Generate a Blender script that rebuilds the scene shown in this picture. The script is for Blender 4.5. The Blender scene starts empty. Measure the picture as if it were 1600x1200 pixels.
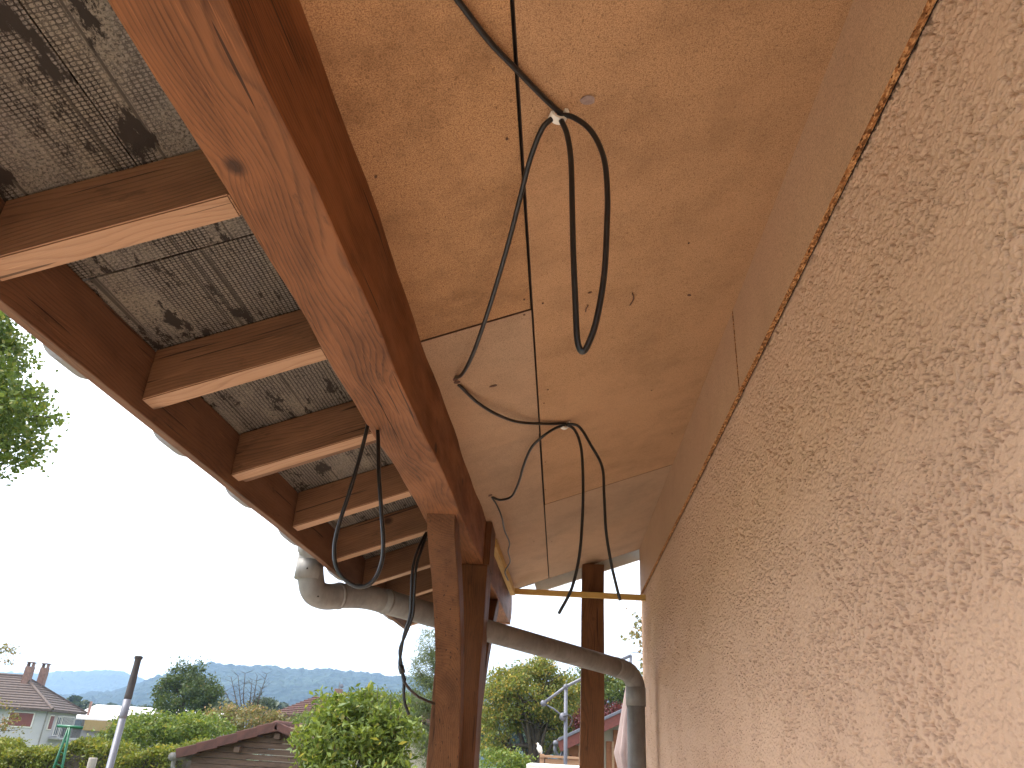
import bpy, bmesh, math, random
import numpy as np
from mathutils import Vector, Matrix, Euler
random.seed(7); rng = np.random.default_rng(7)
C = bpy.context.scene.collection
SC = bpy.context.scene
R_ = math.radians

# ------------------------------------------------------------------ camera
PITCH, YAW, ROLL, F = R_(25.83), R_(-4.754), R_(3.351), 1180.0
cp, sp, cy, sy, cr, sr = math.cos(PITCH), math.sin(PITCH), math.cos(YAW), math.sin(YAW), math.cos(ROLL), math.sin(ROLL)
_B = np.array([[1, 0, 0], [0, 0, -1], [0, 1, 0.]])
_Ry = np.array([[cy, -sy, 0], [sy, cy, 0], [0, 0, 1.]])
_Rp = np.array([[1, 0, 0], [0, cp, sp], [0, -sp, cp]])
_Rr = np.array([[cr, -sr, 0], [sr, cr, 0], [0, 0, 1.]])
RM = _Rr @ _Rp @ _B @ _Ry
cam_d = bpy.data.cameras.new('camera'); cam = bpy.data.objects.new('camera', cam_d); C.objects.link(cam)
cam_d.sensor_width = 36; cam_d.lens = F / 1600 * 36; cam_d.clip_start = 0.02; cam_d.clip_end = 20000
m3 = np.array([RM[0], -RM[1], -RM[2]]).T
cam.matrix_world = Matrix([list(m3[0]) + [0], list(m3[1]) + [0], list(m3[2]) + [0], [0, 0, 0, 1]])
SC.camera = cam

def ray(px, py): return RM.T @ np.array([(px - 800) / F, (py - 600) / F, 1.])
def aY(px, py, y): v = ray(px, py); return Vector(v * y / v[1])
def aX(px, py, x): v = ray(px, py); return Vector(v * x / v[0])
TH = R_(20)
NS = np.array([-math.sin(TH), 0, math.cos(TH)]); DS = 1.2195          # roof slope plane of the ceiling boards
def aS(px, py, off=0.0): v = ray(px, py); return Vector(v * (DS - off) / (v @ NS))

# ------------------------------------------------------------------ light
W = bpy.data.worlds.new('World'); SC.world = W; W.use_nodes = True
nt = W.node_tree; nt.nodes.clear()
sky = nt.nodes.new('ShaderNodeTexSky'); sky.sky_type = 'NISHITA'; sky.sun_disc = False
SUN_EL, SUN_ROT = 55, 264
sky.sun_elevation = R_(SUN_EL); sky.sun_rotation = R_(SUN_ROT); sky.air_density = 1.0; sky.dust_density = 2.0; sky.ozone_density = 1.0
hs = nt.nodes.new('ShaderNodeHueSaturation'); hs.inputs['Saturation'].default_value = 0.03
bg = nt.nodes.new('ShaderNodeBackground'); bg.inputs['Strength'].default_value = 0.15
wo = nt.nodes.new('ShaderNodeOutputWorld')
nt.links.new(sky.outputs[0], hs.inputs['Color']); nt.links.new(hs.outputs[0], bg.inputs['Color']); nt.links.new(bg.outputs[0], wo.inputs[0])
sd = bpy.data.lights.new('sun', 'SUN'); sd.energy = 1.3; sd.angle = R_(20); sd.color = (1, .95, .87)
so = bpy.data.objects.new('sun', sd); C.objects.link(so)
az = R_(SUN_ROT); el = R_(SUN_EL)
sdir = Vector((math.sin(az) * math.cos(el), math.cos(az) * math.cos(el), math.sin(el)))
so.rotation_euler = sdir.to_track_quat('Z', 'Y').to_euler()
SC.view_settings.view_transform = 'Standard'; SC.view_settings.look = 'None'; SC.view_settings.gamma = 1
SC.view_settings.exposure = 2.0
SC.cycles.max_bounces = 10; SC.cycles.diffuse_bounces = 6; SC.cycles.volume_bounces = 1

# ------------------------------------------------------------------ helpers
def tag(o, label=None, cat=None, group=None, kind=None):
    if label: o['label'] = label
    if cat: o['category'] = cat
    if group: o['group'] = group
    if kind: o['kind'] = kind
    return o
def thing(name, label, cat, loc=(0, 0, 0), rot=(0, 0, 0), group=None):
    o = bpy.data.objects.new(name, None); C.objects.link(o); o.empty_display_size = .1
    o.location = loc; o.rotation_euler = rot
    return tag(o, label, cat, group)
def wm(o):
    m = Matrix.LocRotScale(o.location, o.rotation_euler, o.scale)
    return wm(o.parent) @ m if o.parent else m
def link(name, me, mat, parent=None, mw=None):
    """link a mesh whose verts are local to mw (a world matrix)"""
    o = bpy.data.objects.new(name, me); C.objects.link(o)
    if mat: me.materials.append(mat)
    mw = mw or Matrix.Identity(4)
    if parent:
        o.parent = parent; mw = wm(parent).inverted() @ mw
    l, q, s = mw.decompose(); o.location = l; o.rotation_euler = q.to_euler(); o.scale = s
    return o
def mesh(name, v, f, mat=None, parent=None, smooth=False, mw=None):
    me = bpy.data.meshes.new(name)
    me.from_pydata([tuple(p) for p in v], [], [tuple(p) for p in f]); me.update()
    if smooth: me.polygons.foreach_set('use_smooth', [True] * len(me.polygons))
    return link(name, me, mat, parent, mw)
def bm_out(name, bm, mat, parent=None, smooth=False, mw=None):
    bmesh.ops.recalc_face_normals(bm, faces=bm.faces)
    me = bpy.data.meshes.new(name); bm.to_mesh(me); bm.free()
    if smooth: me.polygons.foreach_set('use_smooth', [True] * len(me.polygons))
    return link(name, me, mat, parent, mw)
def add_box(bm, c, s, rot=None, bev=0):
    r = bmesh.ops.create_cube(bm, size=1)
    vs = r['verts']
    M = Matrix.Translation(c) @ (rot.to_4x4() if rot else Matrix.Identity(4)) @ Matrix.Diagonal((*s, 1))
    bmesh.ops.transform(bm, matrix=M, verts=vs)
    if bev:
        es = list({e for v in vs for e in v.link_edges})
        bmesh.ops.bevel(bm, geom=es, offset=bev, segments=2, affect='EDGES', profile=.6)
def box(name, c, s, mat, parent=None, rot=None, bev=0.004):
    """box centred on c (world) with local axes; object origin at c"""
    bm = bmesh.new(); add_box(bm, (0, 0, 0), s, None, bev)
    return bm_out(name, bm, mat, parent, mw=Matrix.Translation(c) @ (rot.to_4x4() if rot else Matrix.Identity(4)))
def frame(p0, p1, up=(0, 0, 1)):
    x = (Vector(p1) - Vector(p0)).normalized(); y = Vector(up).cross(x).normalized(); z = x.cross(y)
    return Matrix((x, y, z)).transposed()
def beam(name, p0, p1, w, h, mat, parent=None, up=(0, 0, 1), bev=.004, wob=0.0, seed=0):
    """timber from p0 to p1 (centre line), local x along it"""
    p0 = Vector(p0); p1 = Vector(p1); L = (p1 - p0).length; c = (p0 + p1) / 2
    bm = bmesh.new(); add_box(bm, (0, 0, 0), (L, w, h), None, bev)
    n = max(1, int(L / .12))
    for i in range(1, n):
        bmesh.ops.bisect_plane(bm, geom=bm.verts[:] + bm.edges[:] + bm.faces[:], plane_co=(-L / 2 + L * i / n, 0, 0), plane_no=(1, 0, 0))
    if wob:
        for v in bm.verts:
            t = v.co.x
            v.co.y += wob * (math.sin(t * 5 + seed) + .6 * math.sin(t * 13 + seed * 2 + v.co.z * 9)) * .5
            v.co.z += wob * (math.sin(t * 4 + seed * 3) + .6 * math.sin(t * 11 + seed + v.co.y * 9)) * .5
    return bm_out(name, bm, mat, parent, mw=Matrix.Translation(c) @ frame(p0, p1, up).to_4x4())
def smooth_pts(P, n=8):
    P = [Vector(p) for p in P]; out = []
    Q = [P[0] * 2 - P[1]] + P + [P[-1] * 2 - P[-2]]
    for i in range(1, len(Q) - 2):
        a, b, c, d = Q[i - 1:i + 3]
        # centripetal-ish catmull
        for k in range(n):
            t = k / n
            out.append(.5 * ((2 * b) + (c - a) * t + (2 * a - 5 * b + 4 * c - d) * t * t + (3 * b - a - 3 * c + d) * t ** 3))
    out.append(P[-1]); return out
def add_tube(bm, P, r, seg=10, cap=True):
    P = [Vector(p) for p in P]; rs = r if hasattr(r, '__len__') else [r] * len(P)
    rings = []; nrm = None
    for i, p in enumerate(P):
        t = (P[min(i + 1, len(P) - 1)] - P[max(i - 1, 0)]).normalized()
        if nrm is None:
            nrm = t.orthogonal().normalized()
        else:
            nrm = (nrm - t * nrm.dot(t)); nrm = nrm.normalized() if nrm.length > 1e-6 else t.orthogonal().normalized()
        b = t.cross(nrm)
        rings.append([bm.verts.new(p + (nrm * math.cos(a) + b * math.sin(a)) * rs[i]) for a in [2 * math.pi * k / seg for k in range(seg)]])
    for a, b in zip(rings, rings[1:]):
        for k in range(seg): bm.faces.new((a[k], a[(k + 1) % seg], b[(k + 1) % seg], b[k]))
    if cap and len(P) > 1:
        bm.faces.new(rings[0]); bm.faces.new(list(reversed(rings[-1])))
def tube(name, P, r, mat, parent=None, seg=12, sm=0, smooth=True):
    if sm: P = smooth_pts(P, sm)
    bm = bmesh.new(); o = Vector(P[0]); add_tube(bm, [Vector(p) - o for p in P], r, seg)
    return bm_out(name, bm, mat, parent, smooth, Matrix.Translation(o))
def prism(name, pts, thick, mat, parent=None, M=None):
    """polygon in local xy extruded along local z by thick"""
    n = len(pts); v = [(p[0], p[1], 0) for p in pts] + [(p[0], p[1], thick) for p in pts]
    f = [tuple(range(n - 1, -1, -1)), tuple(range(n, 2 * n))] + [(i, (i + 1) % n, (i + 1) % n + n, i + n) for i in range(n)]
    return mesh(name, v, f, mat, parent, mw=M)

# ------------------------------------------------------------------ materials
class NT:
    def __init__(s, name):
        s.m = bpy.data.materials.new(name); s.m.use_nodes = True; s.t = s.m.node_tree; s.t.nodes.clear()
        s.out = s.n('ShaderNodeOutputMaterial'); s.co = s.n('ShaderNodeTexCoord')
    def n(s, ty, **k):
        x = s.t.nodes.new(ty)
        for a, b in k.items(): setattr(x, a, b)
        return x
    def l(s, a, b): s.t.links.new(a, b)
    def mp(s, scale=(1, 1, 1), loc=(0, 0, 0), rot=(0, 0, 0), src=None):
        x = s.n('ShaderNodeMapping'); x.inputs['Scale'].default_value = scale; x.inputs['Location'].default_value = loc; x.inputs['Rotation'].default_value = rot
        s.l(src or s.co.outputs['Object'], x.inputs[0]); return x.outputs[0]
    def noise(s, v, scale, det=3, rough=.55, dist=0):
        x = s.n('ShaderNodeTexNoise'); s.l(v, x.inputs['Vector']); x.inputs['Scale'].default_value = scale
        x.inputs['Detail'].default_value = det; x.inputs['Roughness'].default_value = rough; x.inputs['Distortion'].default_value = dist
        return x.outputs['Fac']
    def ramp(s, f, stops, mode='LINEAR'):
        x = s.n('ShaderNodeValToRGB'); x.color_ramp.interpolation = mode; e = x.color_ramp.elements
        while len(e) < len(stops): e.new(.5)
        for i, (p, c) in enumerate(stops):
            e[i].position = p; e[i].color = (c, c, c, 1) if not hasattr(c, '__len__') else (*c, 1)
        s.l(f, x.inputs[0]); return x.outputs[0]
    def math(s, op, a, b=None, c=None, clamp=False):
        x = s.n('ShaderNodeMath', operation=op, use_clamp=clamp)
        for i, q in enumerate((a, b, c)):
            if q is None: continue
            if hasattr(q, 'is_linked'): s.l(q, x.inputs[i])
            else: x.inputs[i].default_value = q
        return x.outputs[0]
    def mix(s, f, a, b, mode='MIX'):
        x = s.n('ShaderNodeMix', data_type='RGBA', blend_type=mode)
        for i, q in ((0, f), (6, a), (7, b)):
            if hasattr(q, 'is_linked'): s.l(q, x.inputs[i])
            else: x.inputs[i].default_value = q if i == 0 else (*q, 1)
        return x.outputs[2]
    def bump(s, h, dist, strength=1, nrm=None):
        x = s.n('ShaderNodeBump'); x.inputs['Distance'].default_value = dist; x.inputs['Strength'].default_value = strength
        s.l(h, x.inputs['Height'])
        if nrm is not None: s.l(nrm, x.inputs['Normal'])
        return x.outputs[0]
    def bsdf(s, col, rough=.6, nrm=None, metal=0, spec=.5, **k):
        x = s.n('ShaderNodeBsdfPrincipled')
        for nm, q in (('Base Color', col), ('Roughness', rough), ('Metallic', metal), ('Specular IOR Level', spec)):
            if hasattr(q, 'is_linked'): s.l(q, x.inputs[nm])
            else: x.inputs[nm].default_value = (*q, 1) if hasattr(q, '__len__') else q
        if nrm is not None: s.l(nrm, x.inputs['Normal'])
        s.l(x.outputs[0], s.out.inputs[0]); return x

def wood(name, light, dark, ring=(.55, 38), knots=1.0, rough=.6, spec=.22, blotch=.5, grain=.6, seed=0.0, bare=None):
    s = NT(name)
    oi = s.n('ShaderNodeObjectInfo')
    off = s.n('ShaderNodeVectorMath', operation='MULTIPLY_ADD')
    cmb = s.n('ShaderNodeCombineXYZ')
    for i, kf in enumerate((37.0, .11, .17)): s.l(s.math('MULTIPLY', oi.outputs['Random'], kf), cmb.inputs[i])
    add = s.n('ShaderNodeVectorMath', operation='ADD'); s.l(s.co.outputs['Object'], add.inputs[0]); s.l(cmb.outputs[0], add.inputs[1])
    P = add.outputs[0]
    # knots
    vk = s.n('ShaderNodeTexVoronoi'); vk.inputs['Scale'].default_value = 2.6; s.l(s.mp((1, 1.35, 1.35), loc=(seed, seed, seed), src=P), vk.inputs['Vector'])
    kd = vk.outputs['Distance']
    pull = s.math('POWER', s.math('SUBTRACT', 1.0, s.math('MULTIPLY', kd, 3.0), clamp=True), 3.0)
    w1 = s.noise(s.mp((.9, 2.5, 2.5), src=P), 2.0, 2)
    sep = s.n('ShaderNodeSeparateXYZ'); s.l(P, sep.inputs[0])
    wy = s.math('ADD', s.math('ADD', sep.outputs[1], s.math('MULTIPLY', w1, .10)), s.math('MULTIPLY', pull, .035 * knots))
    wz = s.math('ADD', s.math('ADD', sep.outputs[2], s.math('MULTIPLY', s.noise(s.mp((.6, 2, 2), loc=(5, 3, 1), src=P), 2.0, 2), .12)), .09)
    r = s.math('SQRT', s.math('ADD', s.math('MULTIPLY', wy, wy), s.math('MULTIPLY', wz, wz)))
    fine = s.noise(s.mp((4, 90, 90), src=P), 3.0, 4, .65)
    rr = s.math('FRACT', s.math('ADD', s.math('MULTIPLY', r, ring[1] * 3.0), s.math('MULTIPLY', fine, .35)))
    late = s.ramp(rr, [(0, 0), (.55, .25), (.86, 1), (1, 0)])
    fib = s.noise(s.mp((2.2, 130, 130), src=P), 2.5, 3, .6)
    bl = s.noise(s.mp((1.4, 5, 5), loc=(2, 9, 4), src=P), 2.2, 4, .6)
    f = s.math('ADD', s.math('MULTIPLY', late, grain * .55), s.math('MULTIPLY', s.math('SUBTRACT', fib, .5), grain * .9))
    f = s.math('ADD', f, s.math('MULTIPLY', s.math('SUBTRACT', bl, .42), blotch * 2.0), clamp=True)
    col = s.mix(f, light, dark)
    # stain soaked patches and scratches
    pat = s.ramp(s.noise(s.mp((2.5, 7, 7), loc=(7, 1, 2), src=P), 3.0, 5, .7), [(.60, 0), (.72, 1)])
    col = s.mix(s.math('MULTIPLY', pat, .45 * blotch + .1), col, tuple(c * .35 for c in dark))
    scr = s.ramp(s.noise(s.mp((1.5, 60, 60), loc=(1, 5, 8), src=P), 4.0, 2, .5), [(.66, 0), (.70, 1)])
    col = s.mix(s.math('MULTIPLY', scr, .30), col, tuple(min(1, c * 1.9) for c in light))
    kn = s.ramp(kd, [(.04, 1), (.085, 0)])
    col = s.mix(s.math('MULTIPLY', kn, .8 * knots), col, tuple(c * .3 for c in dark))
    chk = s.ramp(s.noise(s.mp((.8, 45, 45), loc=(3, 3, 9), src=P), 2.2, 1, .4), [(.715, 0), (.735, 1)])
    col = s.mix(s.math('MULTIPLY', chk, .75), col, tuple(c * .2 for c in dark))
    h = s.math('SUBTRACT', s.math('ADD', s.math('MULTIPLY', fib, .5), s.math('MULTIPLY', late, .35)), s.math('MULTIPLY', chk, 1.6))
    nb = s.bump(h, .0015, .7)
    s.bsdf(col, s.math('ADD', rough, s.math('MULTIPLY', s.math('SUBTRACT', bl, .5), .3)), nb, spec=spec)
    return s.m

M = {}
M['purlin'] = wood('stained_pine_purlin', (.225, .084, .029), (.052, .0170, .0055), blotch=.9, rough=.6, grain=.8, seed=.3)
M['rafter'] = wood('stained_rafter', (.20, .098, .049), (.052, .022, .011), blotch=.8, seed=1.3, grain=.65)
M['bare'] = wood('pale_pine', (.41, .235, .135), (.21, .105, .055), blotch=.25, seed=1.7, grain=.7)  # paler pine for the rafter undersides
M['fascia'] = wood('fascia_wood', (.165, .077, .039), (.045, .019, .010), blotch=.8, seed=2.1, grain=.6)
M['post'] = wood('stained_post', (.150, .060, .021), (.034, .012, .0045), blotch=.8, rough=.6, seed=4.4)
M['lath'] = wood('yellow_batten', (.62, .40, .13), (.42, .24, .07), blotch=.2, knots=.3, seed=5.5)
M['garden_wood'] = wood('garden_wood', (.42, .25, .15), (.20, .11, .07), blotch=.4, seed=6.5)
M['shed_wood'] = wood('weathered_plank', (.135, .082, .055), (.042, .027, .019), blotch=.6, seed=7.5)

def chip(name, base, dark, stain=.5, pale=(.62, .36, .20), seed=0):
    s = NT(name); O = s.mp(loc=(seed, seed * 2, 0))
    f1 = s.noise(O, 330, 4, .75); f2 = s.noise(O, 110, 4, .7, .8)
    col = s.mix(s.ramp(f1, [(.42, 1), (.53, 0)]), base, dark)
    f3 = s.noise(s.mp((1, .6, 1), loc=(seed, 3, 0)), 210, 2, .6, .6)
    col = s.mix(s.math('MULTIPLY', s.ramp(f3, [(.58, 0), (.66, 1)]), .55), col, tuple(c * .45 for c in dark))
    col = s.mix(s.math('MULTIPLY', s.ramp(f2, [(.50, 0), (.66, 1)]), .40), col, tuple(c * .8 for c in dark))
    v = s.n('ShaderNodeTexVoronoi'); v.inputs['Scale'].default_value = 170; s.l(s.mp((1, .5, 1), loc=(seed, 0, 0), rot=(0, 0, .7)), v.inputs['Vector'])
    fl = s.math('MULTIPLY', s.ramp(v.outputs['Distance'], [(.05, 1), (.2, 0)]), s.ramp(s.noise(O, 35, 2), [(.5, 0), (.6, 1)]))
    col = s.mix(s.math('MULTIPLY', fl, .6), col, pale)
    big = s.noise(O, 3.6, 8, .74)
    col = s.mix(s.math('MULTIPLY', s.ramp(big, [(.46, 0), (.72, 1)]), stain), col, tuple(c * .6 for c in dark))
    big2 = s.noise(s.mp(loc=(9, seed, 4)), 1.3, 6, .65)
    col = s.mix(s.math('MULTIPLY', s.ramp(big2, [(.45, 0), (.7, 1)]), .30), col, pale)
    sc = s.ramp(s.noise(s.mp((3, 12, 3), rot=(0, 0, .5), loc=(seed, 1, 1)), 3.0, 6, .78), [(.64, 0), (.72, 1)])
    col = s.mix(s.math('MULTIPLY', sc, .4 * stain + .06), col, (.09, .045, .025))
    dot = s.n('ShaderNodeTexVoronoi'); dot.inputs['Scale'].default_value = 26; s.l(O, dot.inputs['Vector'])
    col = s.mix(s.math('MULTIPLY', s.ramp(dot.outputs['Distance'], [(.03, 1), (.055, 0)]), .55), col, (.10, .05, .025))
    s.bsdf(col, .75, s.bump(f1, .0006, .4), spec=.2)
    return s.m
M['chip1'] = chip('chipboard_orange', (.52, .295, .145), (.26, .130, .060), .75, seed=1)
M['chip2'] = chip('chipboard_tan', (.55, .325, .175), (.31, .168, .085), .50, seed=2)
M['chip3'] = chip('chipboard_pale', (.50, .33, .21), (.32, .20, .125), .45, seed=3)
M['boxing'] = chip('chipboard_grey', (.58, .37, .235), (.40, .25, .155), .25, pale=(.38, .22, .14), seed=4)

def chipedge():
    s = NT('raw_chip_edge'); O = s.mp((1, 1, 1))
    v = s.n('ShaderNodeTexVoronoi'); v.inputs['Scale'].default_value = 260; s.l(s.mp((1, .45, 1)), v.inputs['Vector'])
    c = s.ramp(v.outputs['Color'], [(.1, (.10, .035, .012)), (.45, (.42, .17, .06)), (.9, (.72, .40, .18))])
    c = s.mix(s.ramp(s.noise(O, 60, 3), [(.45, 0), (.6, .6)]), c, (.12, .05, .02))
    s.bsdf(c, .85, s.bump(v.outputs['Distance'], .003, 1), spec=.1); return s.m
M['chipedge'] = chipedge()

def stucco():
    s = NT('stucco_render'); O = s.co.outputs['Object']
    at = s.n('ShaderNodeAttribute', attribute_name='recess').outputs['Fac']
    fine = s.noise(O, 600, 3, .6); f2 = s.noise(O, 230, 3, .6)
    n1 = s.bump(s.math('ADD', fine, s.math('MULTIPLY', f2, 1.5)), .0009, .8)
    big = s.noise(s.mp(loc=(4, 4, 4)), 1.1, 4, .5)
    col = s.mix(s.ramp(big, [(.35, 0), (.7, 1)]), (.65, .43, .305), (.60, .39, .275))
    col = s.mix(s.math('MULTIPLY', at, .5), col, (.27, .14, .085))  # recess rims tinted dark, painting in the crescent shadows of the relief
    s.bsdf(col, .85, n1, spec=.15); return s.m
M['stucco'] = stucco()

def rooftex():
    s = NT('worn_fibre_roof_sheet'); O = s.co.outputs['Object']
    warp = s.n('ShaderNodeTexNoise'); warp.inputs['Scale'].default_value = 30; s.l(O, warp.inputs['Vector'])
    wv = s.n('ShaderNodeVectorMath', operation='MULTIPLY_ADD'); s.l(warp.outputs['Color'], wv.inputs[0]); wv.inputs[1].default_value = (.005, .005, 0); s.l(O, wv.inputs[2])
    sp_ = s.n('ShaderNodeSeparateXYZ'); s.l(wv.outputs[0], sp_.inputs[0])
    gx = s.math('SINE', s.math('MULTIPLY', sp_.outputs[0], 2 * math.pi / .0105))
    gy = s.math('SINE', s.math('MULTIPLY', sp_.outputs[1], 2 * math.pi / .0085))
    grid = s.math('MULTIPLY', s.math('ADD', gx, 1.0), s.math('ADD', gy, 1.0))      # 0..4
    hole = s.ramp(grid, [(.18, 1), (.55, 0)])
    fn = s.noise(O, 150, 4, .7)
    fn2 = s.noise(s.mp((1, .5, 1)), 380, 3, .7)
    # strips running with the purlin
    strip = s.noise(s.mp((9, .35, 1), loc=(.6, 0, 0)), 1.0, 2, .5)
    patch = s.noise(s.mp((5, 2.2, 1), loc=(3, 1, 0)), 1.6, 6, .72)
    k = s.math('ADD', s.math('MULTIPLY', strip, .7), s.math('MULTIPLY', patch, .5))
    weave = s.ramp(k, [(.50, .15), (.60, 1)])
    coat = s.math('MULTIPLY', s.math('MULTIPLY', hole, weave), 1.0)
    speck = s.ramp(s.math('ADD', s.math('MULTIPLY', fn, .7), s.math('MULTIPLY', fn2, .3)), [(.42, 1), (.50, 0)])
    dark = s.math('MAXIMUM', s.math('MULTIPLY', coat, s.ramp(fn, [(.30, 0), (.46, 1)])), s.math('MULTIPLY', speck, .75))
    torn = s.ramp(s.noise(s.mp((9, 3.4, 1), loc=(7, 3, 0)), 1.8, 9, .76), [(.575, 0), (.585, 1)])
    torn2 = s.ramp(s.noise(s.mp((4.5, 1.3, 1), loc=(1.7, 6, 0)), 1.7, 8, .66), [(.575, 0), (.59, 1)])
    # in the torn strips the brown net shows with light dots
    net = s.ramp(grid, [(1.9, 1), (2.9, 0)])
    dark = s.math('MAXIMUM', dark, s.math('MULTIPLY', torn, net))
    dark = s.math('MAXIMUM', dark, s.math('MULTIPLY', torn2, s.ramp(grid, [(1.8, 1), (2.8, 0)])))
    line = s.ramp(s.noise(s.mp((60, .5, 1), loc=(2, 0, 0)), 1.0, 2, .4), [(.62, 0), (.68, .8)])
    dark = s.math('MAXIMUM', dark, line, clamp=True)
    tint = s.mix(s.ramp(patch, [(.35, 0), (.65, 1)]), (.25, .207, .155), (.21, .178, .152))
    col = s.mix(dark, tint, (.030, .022, .017))
    s.bsdf(col, .8, s.bump(s.math('SUBTRACT', s.math('MULTIPLY', fn, .4), dark), .0018, .8), spec=.2)
    return s.m
M['roofsheet'] = rooftex()

def simple(name, col, rough=.6, metal=0, spec=.5, var=.15, scale=20, bump=0, bscale=60, c2=None):
    s = NT(name); f = s.noise(s.co.outputs['Object'], scale, 4, .6)
    c = s.mix(s.ramp(f, [(.3, 0), (.7, 1)]), tuple(min(1, x * (1 + var)) for x in col), c2 or tuple(x * (1 - var) for x in col))
    nb = s.bump(s.noise(s.co.outputs['Object'], bscale, 3), bump, 1) if bump else None
    s.bsdf(c, rough, nb, metal, spec); return s.m
M['cable'] = simple('black_cable', (.012, .011, .011), .38, spec=.5, bump=.0004, bscale=200)
M['clip'] = simple('white_plastic', (.75, .70, .62), .45)
M['nail'] = simple('rusty_nail', (.10, .04, .02), .7)
M['dirt'] = simple('dried_resin_patch', (.22, .15, .13), .8, c2=(.36, .27, .24), scale=90, bump=.001)
M['white'] = simple('white_paint', (.82, .78, .72), .5, var=.05)
M['dark'] = simple('dark_void_board', (.02, .014, .01), .9)
M['dark_edge'] = simple('shaded_board_edge', (.07, .032, .016), .9)  # dark colour standing in for the shade between ceiling panels
M['foam'] = simple('dark_foam_grip', (.05, .043, .042), .9, bump=.002, bscale=120)
M['alu'] = simple('grey_aluminium', (.15, .15, .18), .5, metal=.2, var=.08)
M['greensteel'] = simple('green_painted_steel', (.008, .12, .055), .35)
M['concrete'] = simple('pale_concrete', (.33, .29, .25), .9, var=.15, scale=4, bump=.003)
M['patio'] = simple('patio_slabs', (.43, .385, .33), .9, var=.1, scale=3, bump=.003)
M['terracotta'] = simple('terracotta_tiles', (.095, .036, .027), .75, var=.4, scale=9)
M['browntile'] = simple('brown_roof_tiles', (.085, .056, .046), .8, var=.28, scale=3)
M['plaster_grey'] = simple('pale_blue_grey_plaster', (.42, .41, .42), .9, var=.06, scale=1)
M['plaster_cream'] = simple('cream_plaster', (.36, .30, .23), .9, var=.08, scale=1)
M['brick'] = simple('red_brown_shutter', (.17, .045, .035), .7)
M['brownbrick'] = simple('brown_chimney_brick', (.23, .13, .10), .85, var=.3, scale=6)
M['glass'] = simple('window_dark_glass', (.10, .12, .14), .15, var=.2, scale=2)
M['yellowclad'] = simple('ochre_cladding', (.33, .22, .08), .7, var=.12)
M['greyclad'] = simple('mauve_grey_wall', (.26, .23, .24), .8, var=.06)
M['metalroof'] = simple('bright_metal_roof', (.78, .74, .74), .45, var=.05, scale=.3)
M['fabric'] = simple('dusty_pink_canvas', (.30, .22, .20), .9, var=.08, scale=8)
M['doorbrown'] = wood('brown_boards', (.28, .11, .05), (.13, .045, .02), seed=8.8)

def zinc():
    s = NT('weathered_zinc'); O = s.co.outputs['Object']
    a = s.noise(O, 6, 5, .65); b = s.noise(s.mp((1, 1, .15)), 40, 3, .6)
    c = s.mix(s.ramp(a, [(.35, 0), (.65, 1)]), (.19, .177, .163), (.26, .243, .225))
    c = s.mix(s.math('MULTIPLY', s.ramp(b, [(.45, 0), (.7, 1)]), .35), c, (.12, .108, .10))
    s.bsdf(c, s.ramp(a, [(.3, .72), (.7, .52)]), s.bump(a, .003, .4), .15, .35); return s.m
M['zinc'] = zinc()

def leafmat(name, a, b, c=None, cw=.1, trans=.35):
    s = NT(name); g = s.n('ShaderNodeNewGeometry'); r = g.outputs['Random Per Island']
    st = [(0, a), (.75, b)]
    if c: st += [(1 - cw, b), (min(1, 1 - cw + .04), c)]
    col = s.ramp(r, st)
    big = s.noise(s.co.outputs['Object'], 1.6, 3)
    col = s.mix(s.math('MULTIPLY', s.ramp(big, [(.4, 0), (.65, 1)]), .4), col, tuple(x * .7 for x in a))
    d = s.n('ShaderNodeBsdfPrincipled'); d.inputs['Roughness'].default_value = .5; d.inputs['Specular IOR Level'].default_value = .3; s.l(col, d.inputs['Base Color'])
    t = s.n('ShaderNodeBsdfTranslucent'); tc = s.mix(1.0, col, (1.35, 1.25, .6), 'MULTIPLY'); s.l(tc, t.inputs[0])
    mx = s.n('ShaderNodeMixShader'); mx.inputs[0].default_value = trans; s.l(d.outputs[0], mx.inputs[1]); s.l(t.outputs[0], mx.inputs[2]); s.l(mx.outputs[0], s.out.inputs[0])
    return s.m
M['leaf_bright'] = leafmat('leaf_bright', (0.075, 0.124, 0.023), (0.200, 0.255, 0.052), (0.350, 0.320, 0.080), .08)
M['leaf_mid'] = leafmat('leaf_mid', (0.082, 0.124, 0.036), (0.157, 0.195, 0.052), (0.273, 0.234, 0.065), .08)
M['leaf_dark'] = leafmat('leaf_dark', (0.048, 0.078, 0.031), (0.102, 0.137, 0.047), (0.205, 0.169, 0.065), .05)
M['leaf_yellow'] = leafmat('leaf_yellow', (0.130, 0.163, 0.039), (0.232, 0.254, 0.058), (0.450, 0.325, 0.078), .22)
M['leaf_hedge'] = leafmat('leaf_hedge', (0.123, 0.156, 0.026), (0.232, 0.260, 0.046), (0.355, 0.299, 0.065), .15)
M['leaf_pine'] = leafmat('leaf_pine', (0.102, 0.143, 0.065), (0.177, 0.215, 0.098), None)
M['leaf_red'] = leafmat('leaf_red', (.09, .02, .025), (.17, .045, .05), None)
M['leaf_autumn'] = leafmat('leaf_autumn', (0.150, 0.145, 0.060), (0.230, 0.205, 0.090), (0.360, 0.210, 0.110), .2)
M['leaf_far'] = leafmat('leaf_far', (.035, .055, .028), (.065, .085, .038), None, trans=.2)
M['bark'] = simple('bark', (.075, .055, .042), .9, var=.35, scale=14, bump=.01, bscale=40)

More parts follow.
